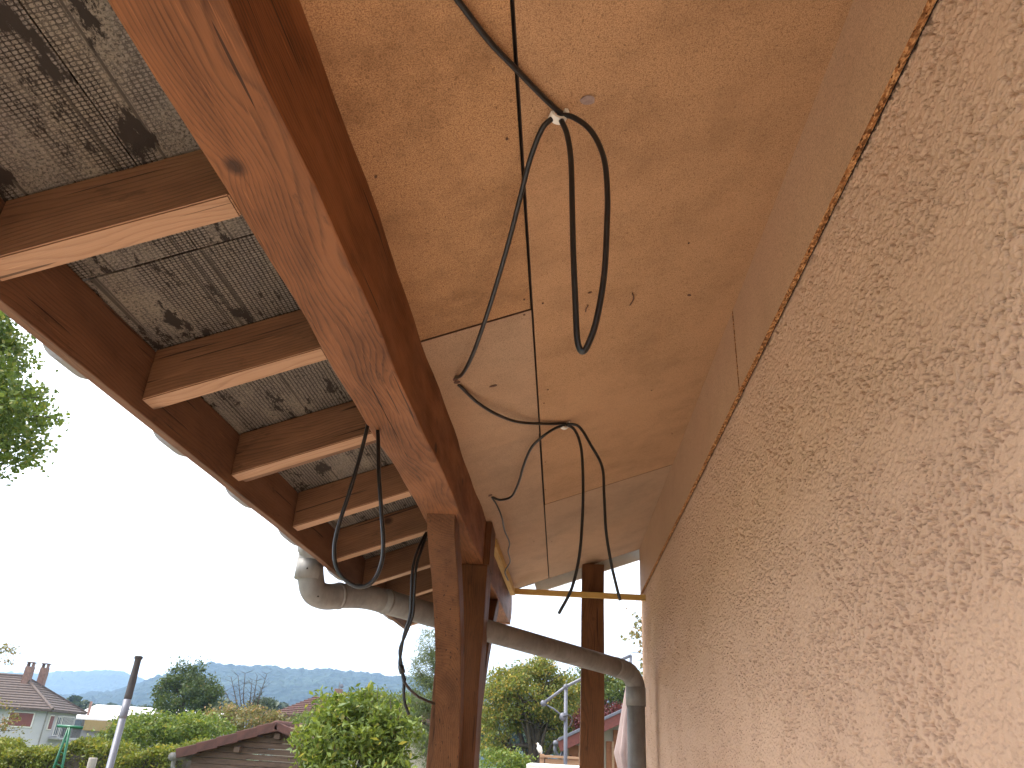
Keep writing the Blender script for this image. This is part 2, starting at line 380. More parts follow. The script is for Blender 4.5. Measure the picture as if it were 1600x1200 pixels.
def groundmat():
    s = NT('grass_ground'); O = s.co.outputs['Object']
    a = s.noise(O, .05, 5, .6); b = s.noise(O, 6, 4, .6)
    c = s.mix(s.ramp(a, [(.4, 0), (.6, 1)]), (.085, .12, .03), (.14, .15, .05))
    c = s.mix(s.math('MULTIPLY', b, .5), c, (.05, .07, .02)); s.bsdf(c, .95, s.bump(b, .03, .5), spec=.1); return s.m
M['ground'] = groundmat()
def hillmat():
    s = NT('wooded_hill'); O = s.co.outputs['Object']
    v = s.n('ShaderNodeTexVoronoi'); v.inputs['Scale'].default_value = .075; s.l(O, v.inputs['Vector'])
    a = s.noise(O, .006, 5, .6)
    c = s.mix(s.ramp(a, [(.40, 0), (.62, 1)]), (.012, .022, .030), (.038, .056, .044))
    c = s.mix(s.ramp(v.outputs['Color'], [(.2, 0), (.9, .6)]), c, (.012, .022, .020))
    s.bsdf(c, .95, s.bump(v.outputs['Distance'], 9, 1), spec=.05); return s.m
M['hill'] = hillmat()

# ------------------------------------------------------------------ terrain
def vnoise(x, y, seed=0):
    xi = np.floor(x).astype(int); yi = np.floor(y).astype(int); fx = x - xi; fy = y - yi
    fx = fx * fx * (3 - 2 * fx); fy = fy * fy * (3 - 2 * fy)
    def h(a, b):
        n = (a * 374761393 + b * 668265263 + seed * 974711) & 0x7fffffff
        n = (n ^ (n >> 13)) * 1274126177 & 0x7fffffff
        return ((n ^ (n >> 16)) & 0xffff) / 65535.0
    return (h(xi, yi) * (1 - fx) + h(xi + 1, yi) * fx) * (1 - fy) + (h(xi, yi + 1) * (1 - fx) + h(xi + 1, yi + 1) * fx) * fy
def fbm(x, y, o=5, seed=0):
    s = 0; a = .5
    for i in range(o): s = s + a * vnoise(x * 2 ** i, y * 2 ** i, seed + i); a *= .5
    return s
GR = [0, 7, 16, 40, 70, 120, 300, 900, 9000]; GZ = [-1.5, -1.62, -2.2, -3.6, -5.0, -7.5, -12, -14, -14]
def gz(x, y): return float(np.interp(math.hypot(x, y), GR, GZ))
rad = np.concatenate([[.01], np.geomspace(2, 3330, 64)]); angs = np.linspace(0, 2 * math.pi, 121)[:-1]
V = []; 
for r in rad:
    z = np.interp(r, GR, GZ) - .012
    for a in angs: V.append((r * math.sin(a), r * math.cos(a), z))
n = len(angs); Fs = [(i * n + k, i * n + (k + 1) % n, (i + 1) * n + (k + 1) % n, (i + 1) * n + k) for i in range(len(rad) - 1) for k in range(n)]
Fs.append(tuple(range(n)))
tag(mesh('ground', V, Fs, M['ground'], smooth=True), kind='structure')

def ridge(name, R0, R1, azs, els, amp, nz, seed):
    A = np.radians(np.linspace(-48, 34, 760)); T = np.linspace(0, 1.25, 46)
    E = np.interp(np.degrees(A), azs, els)
    V = np.zeros((len(T), len(A), 3))
    for i, t in enumerate(T):
        r = R0 + (R1 - R0) * t
        prof = math.sin(min(t, 1) * math.pi / 2) ** 1.15 if t <= 1 else 1 - (t - 1) * 1.2
        x = r * np.sin(A); y = r * np.cos(A)
        z = -14 + (E * R1 + 14) * prof
        z += (fbm(x / 260, y / 260, 5, seed) - .5) * nz * min(1, t * 2) * (1.6 - t if t < 1 else .6)
        z += (fbm(x / 11, y / 11, 3, seed + 9) ** 1.5) * amp * 2.6
        V[i, :, 0] = x; V[i, :, 1] = y; V[i, :, 2] = z
    n = len(A); f = [(i * n + k, i * n + k + 1, (i + 1) * n + k + 1, (i + 1) * n + k) for i in range(len(T) - 1) for k in range(n - 1)]
    return tag(mesh(name, V.reshape(-1, 3), f, M['hill'], smooth=False), kind='structure')
ridge('far_hills', 1900, 2900, [-48, -36, -33, -30, -28.5, -27, -20, 34], [.040, .044, .049, .0545, .050, .042, .04, .04], 5, 55, 3)
ridge('near_hills', 700, 1500, [-48, -36, -32, -29.5, -28, -26, -24.4, -20.3, -16, -11.6, 0, 34], [.010, .016, .024, .033, .044, .0585, .0655, .068, .069, .067, .06, .05], 6, 34, 11)

# terrace floor of the house and the higher patio behind
tag(box('terrace', (-.9, 1.8, -1.57), (7.4, 13.0, .14), M['patio'], bev=.01), kind='structure')
tag(box('raised_patio', (1.6, 11.4, -1.22), (6.4, 6.2, .70), M['concrete'], bev=.01), kind='structure')

# ------------------------------------------------------------------ house wall
wx = .628
hw = thing('house_wall', 'long pinkish beige house wall with rough rendered plaster filling the right side', 'wall', (wx + .2, 1.5, -1.5))
box('masonry', (wx + .218, (6.33 - 5) / 2, -.02), (.4, 11.325, 2.99), M['stucco'], hw, bev=.004)
def plaster():
    """rough roughcast face: flat trowelled islands with ragged recesses between them, as real relief"""
    yf = [.55]
    while yf[-1] < 6.33: yf.append(yf[-1] + .0017 + .0011 * (yf[-1] - .55))
    yf[-1] = 6.33
    Yc = np.concatenate([np.linspace(-5, .5, 40), yf]); Zc = np.concatenate([np.linspace(-1.515, -.22, 30)[:-1], np.arange(-.22, 1.32, .0020), [1.47]])
    Yg, Zg = np.meshgrid(Yc, Zc, indexing='ij')
    wy = Yg + .012 * (fbm(Yg * 24, Zg * 24, 3, 5) - .5); wz = Zg + .012 * (fbm(Yg * 24, Zg * 24, 3, 8) - .5)
    cl = fbm(Yg * 7, Zg * 10, 5, 21)                      # where the coat stayed rough
    rough = np.clip((cl - .35) / .12, .38, 1)
    g = fbm(wy * 112, wz * 142, 4, 1) + .45 * (fbm(wy * 220, wz * 250, 3, 4) - .47) - .47
    k = np.tanh(g * 24); gr = fbm(wy * 280, wz * 320, 2, 33) - .4
    d = rough * np.where(k > 0, k * .0056, k * .0015) + .0030 * gr * rough + .0012 * (fbm(Yg * 9, Zg * 9, 3, 41) - .5)
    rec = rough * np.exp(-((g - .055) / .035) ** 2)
    X = wx + d; ny, nz = X.shape
    V = np.stack([X - wx, Yg, Zg], -1).reshape(-1, 3).astype(np.float32)
    a = (np.arange(ny - 1)[:, None] * nz + np.arange(nz - 1)[None, :]).reshape(-1)
    Q = np.stack([a, a + 1, a + nz + 1, a + nz], 1).astype(np.int32)
    me = bpy.data.meshes.new('plaster'); me.vertices.add(len(V)); me.vertices.foreach_set('co', V.reshape(-1))
    me.loops.add(Q.size); me.polygons.add(len(Q)); me.loops.foreach_set('vertex_index', Q.reshape(-1))
    me.polygons.foreach_set('loop_start', (np.arange(len(Q)) * 4).astype(np.int32)); me.update(calc_edges=True)
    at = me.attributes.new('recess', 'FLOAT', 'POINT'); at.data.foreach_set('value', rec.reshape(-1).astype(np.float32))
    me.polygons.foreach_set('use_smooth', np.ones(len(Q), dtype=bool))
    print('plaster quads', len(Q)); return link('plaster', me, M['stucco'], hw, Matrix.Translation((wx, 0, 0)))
plaster()

# ------------------------------------------------------------------ purlin, post, braces
def px_(y): return -.563 + .009 * y
pur = beam('purlin', (px_(.2), .2, 1.022), (px_(6.15), 6.15, 1.022), .172, .245, M['purlin'], bev=.006, wob=.006, seed=1)
tag(pur, 'thick reddish brown ceiling beam running from the top left down to the middle post', 'beam')
def nosepts():
    P = [(0, -.1225), (0, .1225), (.10, .1225)]
    for i in range(9):
        a = math.pi / 2 - math.pi / 2 * i / 8
        P.append((.10 + .11 * math.cos(a), -.02 + .1425 * math.sin(a)))
    P += [(.19, -.05), (.14, -.08), (.10, -.1225)]
    return P
Mn = Matrix.Translation((px_(6.15) - .086, 6.151, 1.022)) @ Matrix(((0, 0, 1), (1, 0, 0), (0, 1, 0))).to_4x4()
prism('rounded_end', nosepts(), .172, M['purlin'], pur, Mn)

def curved(name, pts, w, t, mat, parent):
    """curved timber: pts in (y,z) centre line, w across x, t thickness; local x kept along y"""
    pts = smooth_pts([Vector((0, p[0], p[1])) for p in pts], 6)
    o = pts[0].copy(); V = []; 
    for i, p in enumerate(pts):
        d = (pts[min(i + 1, len(pts) - 1)] - pts[max(0, i - 1)]).normalized(); nn = Vector((0, -d.z, d.y))
        for sx, sn in ((-1, -1), (1, -1), (1, 1), (-1, 1)):
            q = p + nn * (sn * t / 2) - o
            V.append((q.z, sx * w / 2, q.y))                # local: x up, y across, z depth
    k = len(pts); Fq = [(i * 4 + a, i * 4 + (a + 1) % 4, (i + 1) * 4 + (a + 1) % 4, (i + 1) * 4 + a) for i in range(k - 1) for a in range(4)]
    Fq += [(0, 1, 2, 3), tuple(4 * (k - 1) + a for a in (3, 2, 1, 0))]
    bm = bmesh.new(); vs = [bm.verts.new(v) for v in V]
    for f in Fq: bm.faces.new([vs[a] for a in f])
    es = [e for e in bm.edges if len(e.link_faces) == 2 and abs(e.link_faces[0].normal.dot(e.link_faces[1].normal)) < .9 or False]
    bmesh.ops.recalc_face_normals(bm, faces=bm.faces)
    es = [e for e in bm.edges if e.calc_face_angle(0) > 1.0]
    bmesh.ops.bevel(bm, geom=es, offset=.004, segments=2, affect='EDGES')
    return bm, o
tp = thing('timber_post', 'dark reddish timber post with a curved brace, holding up the ceiling beam in the middle', 'post', (-.535, 4.225, -1.5))
beam('shaft', (-.535, 4.225, -1.5), (-.535, 4.225, .898), .235, .25, M['post'], tp, up=(0, 1, 0), bev=.006, wob=.003, seed=2)
beam('cheek', (-.424, 4.225, .899), (-.424, 4.225, 1.135), .035, .25, M['post'], tp, up=(0, 1, 0), bev=.003)
Mc = lambda x, o: Matrix.Translation((x, o.y, o.z)) @ Matrix(((0, 1, 0), (0, 0, 1), (1, 0, 0))).to_4x4()
bm, o_ = curved('knee_brace', [(4.14, -.62), (4.06, -.2), (3.95, .13), (3.77, .43), (3.52, .68), (3.27, .85), (3.20, .94)], .122, .12, None, None)
bm_out('knee_brace', bm, M['post'], tp, mw=Mc(-.537, o_))
bm, o_ = curved('knee_brace', [(4.33, -.25), (4.42, .12), (4.62, .42), (4.90, .68), (5.2, .885)], .11, .11, None, None)
bm_out('knee_brace', bm, M['post'], tp, mw=Mc(-.49, o_))

fp = thing('far_post', 'square dark brown timber post at the far end, reaching the ceiling beside the wall', 'post', (.227, 6.11, -1.5))
beam('shaft', (.227, 6.11, -1.5), (.227, 6.11, 1.36), .172, .17, M['post'], fp, up=(0, 1, 0), bev=.004, wob=.002, seed=5)

# ------------------------------------------------------------------ rafters
RB = 1.0665; XL = -1.075
def slope_z(x, D): return (D + x * math.sin(TH)) / math.cos(TH)
names = ['nearest of the roof rafters, broad pale underside crossing the left edge of the picture',
         'second rafter from the camera, between the two large grey roof panels',
         'third rafter from the camera, doubled by a thin lath, above the hanging cable loop',
         'fourth rafter from the camera, passing right behind the hanging cable loop',
         'fifth rafter from the camera, just above the grey drainpipe elbow',
         'sixth rafter from the camera, partly hidden by the top of the drainpipe',
         'seventh rafter from the camera, short piece seen left of the middle post',
         'eighth rafter from the camera, seen under the drainpipe',
         'last rafter at the far tip of the eave, below the drainpipe']
mids = [1.11, 1.705, 2.28, 2.90, 3.47, 4.07, 4.62, 5.05, 5.44]
H = .135
def rafter(y, label, w=.064):
    t = tag(bpy.data.objects.new('rafter', None), label, 'rafter', 'rafters between eave board and ceiling beam') if False else None
    x0 = XL + .001; x1 = px_(y) - .087
    # sheared prism: plumb cut ends
    zb0 = slope_z(x0, RB); zb1 = slope_z(x1, RB); hv = H / math.cos(TH)
    c = Vector(((x0 + x1) / 2, y, (zb0 + zb1) / 2 + hv / 2))
    rot = Euler((0, -TH, 0)).to_matrix()
    inv = rot.inverted()
    v = []
    for x, zz in ((x0, zb0), (x1, zb1), (x1, zb1 + hv), (x0, zb0 + hv)):
        for yy in (-w / 2, w / 2): v.append(inv @ (Vector((x, y + yy, zz)) - c))
    f = [(0, 2, 3, 1), (2, 4, 5, 3), (4, 6, 7, 5), (6, 0, 1, 7), (0, 6, 4, 2), (1, 3, 5, 7)]
    bm = bmesh.new(); vs = [bm.verts.new(q) for q in v]
    for q in f: bm.faces.new([vs[a] for a in q])
    bmesh.ops.recalc_face_normals(bm, faces=bm.faces)
    bmesh.ops.bevel(bm, geom=bm.edges[:], offset=.003, segments=2, affect='EDGES')
    o = bm_out('rafter', bm, M['rafter'], mw=Matrix.Translation(c) @ rot.to_4x4())
    o.data.materials.append(M['bare'])                 # paler wood on the underside faces
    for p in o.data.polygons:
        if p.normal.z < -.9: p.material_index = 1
    return tag(o, label, 'rafter', 'rafters between the eave board and the ceiling beam')
for y, nm in zip([.52 - 0.0] + mids, ['']+names):
    if y < 1: continue
    o = rafter(y, nm)
    if abs(y - 2.28) < .01:
        x0, x1 = XL + .002, px_(y) - .088; D = RB + .028
        beam('lath', (x0, y + .052, slope_z(x0, D)), (x1, y + .052, slope_z(x1, D)), .035, .04, M['rafter'], o, bev=.002)

fa = beam('fascia_board', (XL - .014, .2, .80), (XL - .014, 5.47, .80), .028, .17, M['fascia'], bev=.003, wob=.003, seed=3)
tag(fa, 'long brown eave board running diagonally down the left side under the gutter', 'eave board')

# ------------------------------------------------------------------ roof sheets (left) and deck
def slope_rect(name, x0, x1, y0, y1, D, th, mat, parent=None, gap=0, bev=0):
    """board lying on the slope plane at offset D, thickness th upward; local x up the slope, y along the eave"""
    c = Vector(((x0 + x1) / 2, (y0 + y1) / 2, slope_z((x0 + x1) / 2, D)))
    L = (x1 - x0) / math.cos(TH)
    bm = bmesh.new(); add_box(bm, (0, 0, th / 2), (L, y1 - y0, th), None, bev)
    return bm_out(name, bm, mat, parent, mw=Matrix.Translation(c) @ Euler((0, -TH, 0)).to_matrix().to_4x4())
rs = thing('roof_sheet', 'worn grey mineral roof sheeting with dark woven pattern showing between the rafters', 'roof sheet', (-.9, 2, .9))
DR = RB + H + .003
slope_rect('sheet', -1.10, -.842, -.2, 1.35, DR + .0015, .006, M['roofsheet'], rs)
slope_rect('sheet', -.838, -.60, -.2, 1.35, DR, .006, M['roofsheet'], rs)
slope_rect('sheet', -1.10, -.60, 1.354, 3.2, DR, .006, M['roofsheet'], rs)
slope_rect('sheet', -1.10, -.60, 3.204, 5.47, DR, .006, M['roofsheet'], rs)
slope_rect('deck', -1.10, 1.6, -.2, 5.5, DS + .019, .05, M['dark'], rs)
slope_rect('deck', -.60, 1.6, 5.5, 6.25, DS + .019, .05, M['dark'], rs)

# gutter
gt = thing('gutter', 'rounded zinc gutter peeking out below the eave board on the left', 'gutter', (-1.175, 2, .86))
def arc(r, a0, a1, n): return [(r * math.cos(a0 + (a1 - a0) * i / n), r * math.sin(a0 + (a1 - a0) * i / n)) for i in range(n + 1)]
pr = arc(.060, math.pi, 2 * math.pi, 14) + list(reversed(arc(.057, math.pi, 2 * math.pi, 14)))
Mg = Matrix.Translation((-1.172, .2, .852)) @ Matrix(((1, 0, 0), (0, 0, 1), (0, 1, 0))).to_4x4()
prism('trough', pr, 5.3, M['zinc'], gt, Mg)
for y in (.95, 1.53, 2.07, 2.62, 3.2, 3.95, 4.75, 5.3):
    P = arc(.083, math.pi * 1.02, math.pi * 1.9, 12) + list(reversed(arc(.064, math.pi * 1.02, math.pi * 1.9, 12)))
    o = prism('bracket', P, .10, M['zinc'], gt, Matrix.Translation((-1.172, y - .03, .846)) @ Matrix(((1, 0, 0), (0, 0, 1), (0, 1, 0))).to_4x4())

# ------------------------------------------------------------------ ceiling boards
cl = thing('ceiling', 'orange brown chipboard ceiling panels on the slope between beam and wall', 'ceiling', (0, 3, 1.25))
T = .016
def panel(x0, x1, y0, y1, mat, dz=0):
    o = slope_rect('ceiling_panel', x0, x1, y0, y1, DS + dz, T, mat, cl, bev=.0015)
    o.data.materials.append(M['dark_edge'])            # edges coloured dark to imitate shade inside the joints
    for p in o.data.polygons:
        if abs(p.normal.z) < .3: p.material_index = 1
    return o
panel(-.52, -.1245, -.2, 2.036, M['chip1'], .002)
panel(-.52, -.1225, 2.043, 3.070, M['chip3'], .000)
panel(-.52, -.1250, 3.072, 6.13, M['chip3'], .001)
panel(-.1165, .625, -.2, 4.129, M['chip2'])
panel(-.1190, .625, 4.145, 6.15, M['chip3'], .003)
# little objects pinned to the boards
def disc_on(name, px, py, r, mat, parent, sq=1.0, off=.0015, rotz=0):
    c = aS(px, py, off)
    bm = bmesh.new(); bmesh.ops.create_cone(bm, cap_ends=True, segments=14, radius1=r, radius2=r * .85, depth=.002)
    for v in bm.verts: v.co.y *= sq; k = 1 + .12 * math.sin(v.co.x * 700 + v.co.y * 500); v.co.x *= k
    rot = Euler((0, -TH, 0)).to_matrix() @ Euler((0, 0, rotz)).to_matrix()
    return bm_out(name, bm, mat, parent, mw=Matrix.Translation(c) @ rot.to_4x4())
for px, py in ((792, 217), (558, 252), (587, 276), (819, 468), (848, 474), (819, 492), (856, 609), (850, 630), (852, 765), (852, 722), (1050, 678), (1160, 450), (1148, 520), (834, 846), (862, 846), (1018, 610), (1076, 380)):
    disc_on('screw_head', px, py, .0036, M['nail'], cl)
disc_on('resin_patch', 918, 156, .019, M['dirt'], cl, .68, rotz=.5)
disc_on('resin_patch', 771, 603, .016, M['nail'], cl, .45, rotz=.2)
disc_on('resin_patch', 1077, 461, .010, M['nail'], cl, .5, rotz=.7)
disc_on('resin_patch', 922, 457, .007, M['nail'], cl, .6)
for pts in (((988, 458), (990, 466), (987, 473), (984, 477)), ((919, 477), (916, 482), (915, 487))):
    tube('bent_nail', [aS(p[0], p[1], .006) for p in pts], .0022, M['nail'], cl, 6, 3)
for cxy in ((712, 592), (714, 597), (766, 774)):
    disc_on('torn_hole', cxy[0], cxy[1], .013, M['nail'], cl, .8, off=.002, rotz=cxy[0])

# boxing board between ceiling and wall
bx = thing('wall_boxing', 'vertical grey brown chipboard strip along the top of the house wall', 'boxing board', (.61, 3, 1.3))
def boxp(y0, y1, x0, x1, zb0, zb1, nm='boxing_panel'):
    th = .015; n = 10; v = []; f = []
    for i in range(n + 1):
        t = i / n; y = y0 + (y1 - y0) * t; x = x0 + (x1 - x0) * t; zb = zb0 + (zb1 - zb0) * t
        for (a, b) in ((0, zb), (th, zb), (th, 1.56), (0, 1.56)): v.append((x + a - .61, y - 3, b - 1.3))
    for i in range(n):
        for a in range(4): f.append((i * 4 + a, i * 4 + (a + 1) % 4, (i + 1) * 4 + (a + 1) % 4, (i + 1) * 4 + a))
    f += [(0, 3, 2, 1), tuple(4 * n + a for a in range(4))]
    o = mesh(nm, v, f, M['boxing'], bx, mw=Matrix.Translation((.61, 3, 1.3)))
    o.data.materials.append(M['chipedge'])
    for p in o.data.polygons:
        if abs(p.normal.z) > .9 and p.center.z < 0 or abs(p.normal.y) > .9: p.material_index = 1
    return o
boxp(-.2, 2.452, .605, .6045, 1.213, 1.190)
boxp(2.462, 6.16, .6035, .604, 1.188, 1.163)
beam('shade_strip', (.6245, -.2, 1.40), (.6235, 2.45, 1.379), .006, .36, M['dark'], bx, bev=0)  # near-black strip filling the slot, painted shadow line above the wall
beam('shade_strip', (.6230, 2.46, 1.377), (.6232, 6.15, 1.351), .006, .36, M['dark'], bx, bev=0)  # same painted shadow line along the farther boxing panel

# white barge board and yellow battens
bb = box('barge_board', (.50, 6.235, slope_z(.5, DS) - .022), (1.55, .022, .085), M['white'], rot=Euler((0, -TH, 0)).to_matrix(), bev=.002)
tag(bb, 'narrow white barge board closing the far end of the ceiling', 'barge board')
y1 = beam('batten', (-.395, 6.0, 1.116), (.636, 6.0, 1.108), .032, .042, M['lath'], bev=.002)
tag(y1, 'thin yellow batten spanning level from beam to wall at the far end', 'batten', 'yellow battens')
y2 = beam('batten', (-.425, 4.45, 1.105), (-.395, 5.975, 1.103), .036, .05, M['lath'], bev=.002)
tag(y2, 'short yellow batten fixed along the side of the ceiling beam, beyond the post', 'batten', 'yellow battens')

# ------------------------------------------------------------------ drainpipe
PA = Vector((-1.18, 3.50)); PB = Vector((.47, 5.42))
def onpl(px, py):
    v = Vector(ray(px, py)); d = PB - PA; nn = Vector((-d.y, d.x)); k = nn.dot(PA) / (nn.x * v.x + nn.y * v.y); return v * k
dp = thing('drainpipe', 'grey zinc drainpipe crossing from the gutter behind the post to the house wall', 'drainpipe', (.47, 5.42, -1.5))
r = .060
e0 = onpl(485, 880); e1 = onpl(486, 905); e1b = onpl(491, 924); e2 = onpl(508, 932); e3 = onpl(530, 931)
top = Vector((-1.175, e0.y - .02, .84)); 
tube('outlet_funnel', [top, top * .45 + e0 * .55, e0 + Vector((0, 0, .03))], [.085, .072, .058], M['zinc'], dp, 20)
tube('elbow', [e0 + Vector((0, 0, .035)), e0, e1, e1b, e2, e3], r, M['zinc'], dp, 22, 5)
g = onpl(568, 932); h = onpl(606, 941)
tube('pipe_section', [e3 - (g - e3) * .12, g, h], r * .965, M['zinc'], dp, 22, 5)
k1 = onpl(770, 988); k2 = onpl(965, 1043)
tube('pipe_section', [h - (k1 - h) * .06, k1, k2], r * 1.0, M['zinc'], dp, 22, 4)
q1 = onpl(983, 1052); q2 = onpl(992, 1068); q3 = onpl(993.5, 1088)
tube('elbow', [k2 - (k2 - k1) * .03, onpl(974, 1046.5), q1, q2, q3], r * 1.04, M['zinc'], dp, 22, 5)
bot = Vector((q3.x, q3.y, -1.45))
tube('collar', [q3 + Vector((0, 0, .055)), q3 - Vector((0, 0, .06))], r * 1.09, M['zinc'], dp, 22)
tube('pipe_section', [q3 - Vector((0, 0, .02)), q3 - Vector((0, 0, .8)), bot], r * .98, M['zinc'], dp, 22)
tube('collar', [e0 + Vector((0, 0, .01)), e0 - Vector((0, 0, .075))], r * 1.05, M['zinc'], dp, 22)
d_ = (g - e3).normalized(); tube('collar', [e3 - d_ * .012, e3 + d_ * .004], r * 1.05, M['zinc'], dp, 22)
d_ = (k1 - h).normalized(); tube('collar', [h - d_ * .02, h - d_ * .004], r * 1.05, M['zinc'], dp, 22)
for (px, py) in ((480, 888), (497, 932), (510, 932), (608, 945)):
    c = onpl(px, py); v = Vector(ray(px, py)).normalized(); c = c - v * .060
    tube('rivet', [c, c - v * .006], .004, M['dark'], dp, 8)

# ------------------------------------------------------------------ cables
def cable(pts, label, r=.0062, ends=True, grp=None):
    """pts = points in space"""
    o = tube('cable', pts, r, M['cable'], None, 10, 6)
    return tag(o, label, 'cable', grp or 'black cables hanging from the ceiling')
s_ = lambda a, b, off=.008: aS(a, b, off)
cable([s_(600, -140), s_(660, -70), s_(715, 0), s_(765, 65), s_(810, 112), s_(845, 148), s_(868, 170), s_(877, 177, .012)],
      'black cable stretched from the top edge of the picture down to the nearer white clip')
A0 = s_(875, 180, .014)
y_ = A0.y
cable([A0, aY(895, 183, y_ - .005), aY(923, 204, y_ - .01), aY(943, 245, y_ - .01), aY(949, 300, y_ - .005), aY(948, 360, y_), aY(944, 430, y_), aY(932, 500, y_), aY(918, 540, y_), aY(909, 549, y_),
       aY(902, 530, y_), aY(899, 470, y_), aY(896, 400, y_), aY(894, 320, y_), aY(892, 250, y_), aY(886, 210, y_), aY(877, 188, y_ - .005)],
      'long narrow loop of black cable hanging straight down from the nearer white clip')
H1 = s_(711, 590, -.01)
cable([s_(874, 182, .014), aY(862, 186, 1.25), aY(846, 203, 1.26), aY(828, 250, 1.32), aY(815, 300, 1.40), aY(797, 370, 1.52), aY(777, 440, 1.68), aY(758, 500, 1.86), aY(738, 555, 2.08), aY(722, 585, 2.24), H1],
      'black cable sagging from the nearer white clip to the first torn hole by the beam')
H1b = s_(713, 598, -.01)
cable([H1b, s_(722, 606), s_(745, 628, .02), s_(775, 647, .03), s_(808, 659, .025), s_(845, 662, .012), s_(872, 662, .010), s_(884, 662, .012)],
      'black cable curving along the ceiling from the first torn hole to the farther white clip')
A1 = s_(882, 664, .014); y1_ = A1.y
H2 = s_(765, 774, -.01)
cable([A1, s_(866, 670, .02), s_(848, 682, .04), s_(830, 700, .05), s_(818, 728, .055), s_(811, 752, .05), s_(800, 775, .04), s_(784, 781, .025), s_(774, 779, .01), H2],
      'black cable looping from the farther white clip to the second torn hole near the post')
cable([s_(884, 663, .012), aY(898, 672, y1_), aY(908, 700, y1_), aY(911, 750, y1_), aY(910, 810, y1_), aY(905, 870, y1_), aY(893, 920, y1_), aY(873, 959, y1_)],
      'loose cable end hanging from the farther white clip, leftmost of the two ends')
cable([s_(886, 662, .012), aY(905, 667, y1_), aY(923, 695, y1_), aY(941, 730, y1_), aY(944, 775, y1_), aY(947, 830, y1_), aY(955, 880, y1_), aY(963, 915, y1_), aY(969, 938, y1_)],
      'loose cable end hanging from the farther white clip, rightmost of the two ends')
cable([H2, s_(775, 787, .01), s_(784, 808, .05), s_(788, 828, .06), s_(796, 848, .07), s_(794, 862, .07), s_(797, 878, .08), s_(789, 893, .08), s_(794, 907, .09)],
      'thin crinkled wire end dangling below the second torn hole beside the yellow batten', r=.0042)
yl = 2.18
cable([aX(577, 655, -.655) + Vector((0, .0, .06)), aY(575, 662, yl), aY(566, 700, yl), aY(549, 760, yl), aY(531, 815, yl), aY(523, 850, yl), aY(524, 880, yl), aY(536, 903, yl), aY(560, 917, yl), aY(583, 908, yl), aY(596, 880, yl), aY(599, 850, yl), aY(596, 800, yl), aY(592, 740, yl), aY(591, 690, yl + .02), aY(590, 670, yl + .03)],
      'wide teardrop loop of black cable hanging between the rafters in front of the drainpipe')
def twin(off):
    c = [(667, 832, 3.35), (657, 855, 3.3), (648, 885, 3.28), (645, 925, 3.28), (643, 960, 3.28), (633, 990, 3.28), (626, 1015, 3.28), (626, 1040, 3.28), (631, 1060, 3.28), (632, 1068, 3.28)]
    out = []
    for i, (a, b, y) in enumerate(c):
        w = [1, 2.6, 2.6, 2.4, 2.2, 1.2, -1.2, 1.5, -1.2, 1][i] * off
        out.append(aY(a + w, b, y))
    return out
cable(twin(1) + [aY(645, 1082, 3.4), aY(660, 1092, 3.7), aY(688, 1103, 4.08)], 'black cable twisted round its twin beside the middle post, its end tucked behind the brace')
cable(twin(-1) + [aY(631, 1085, 3.28), aY(633, 1100, 3.28), aY(639, 1117, 3.28)], 'black cable twisted round its twin beside the middle post, its short end hanging free')
tp_pts = twin(0)
tube('tape_wrap', [tp_pts[7], aY(629, 1052, 3.28)], .0125, M['cable'], None, 10)
tag(bpy.data.objects['tape_wrap'], 'short wrap of black tape round the twisted cable pair beside the middle post', 'tape')
def clip(px, py, sc, label):
    c = aS(px, py, .010)
    bm = bmesh.new()
    # strap of a cable clip: half ring with a nail boss
    rot = Euler((0, -TH, .5)).to_matrix()
    o = thing('cable_clip', label, 'cable clip', c, Euler((0, -TH, .35)))
    P = arc(.0145 * sc, math.pi * 1.0, math.pi * 2.0, 12) + list(reversed(arc(.0105 * sc, math.pi, math.pi * 2, 12)))
    prism('strap', [(a, b) for a, b in P], .014 * sc, M['clip'], o, wm(o) @ Matrix.Translation((0, -.006, .002)) @ Matrix(((1, 0, 0), (0, 0, 1), (0, 1, 0))).to_4x4())
    mw = wm(o)
    bm = bmesh.new(); add_box(bm, (.012 * sc, 0, .003), (.009, .013, .012), None, .002); bm_out('nail_boss', bm, M['clip'], o, mw=mw)
    bm = bmesh.new(); bmesh.ops.create_cone(bm, cap_ends=True, segments=10, radius1=.0025, radius2=.0025, depth=.004); bm_out('nail', bm, M['nail'], o, mw=mw @ Matrix.Translation((.012 * sc, 0, -.004)))
    return o
clip(874, 177, 1.5, 'white plastic cable clip nearer the camera, holding the long black loop')
clip(883, 663, 1.5, 'small white plastic cable clip farther away, holding the two loose cable ends')

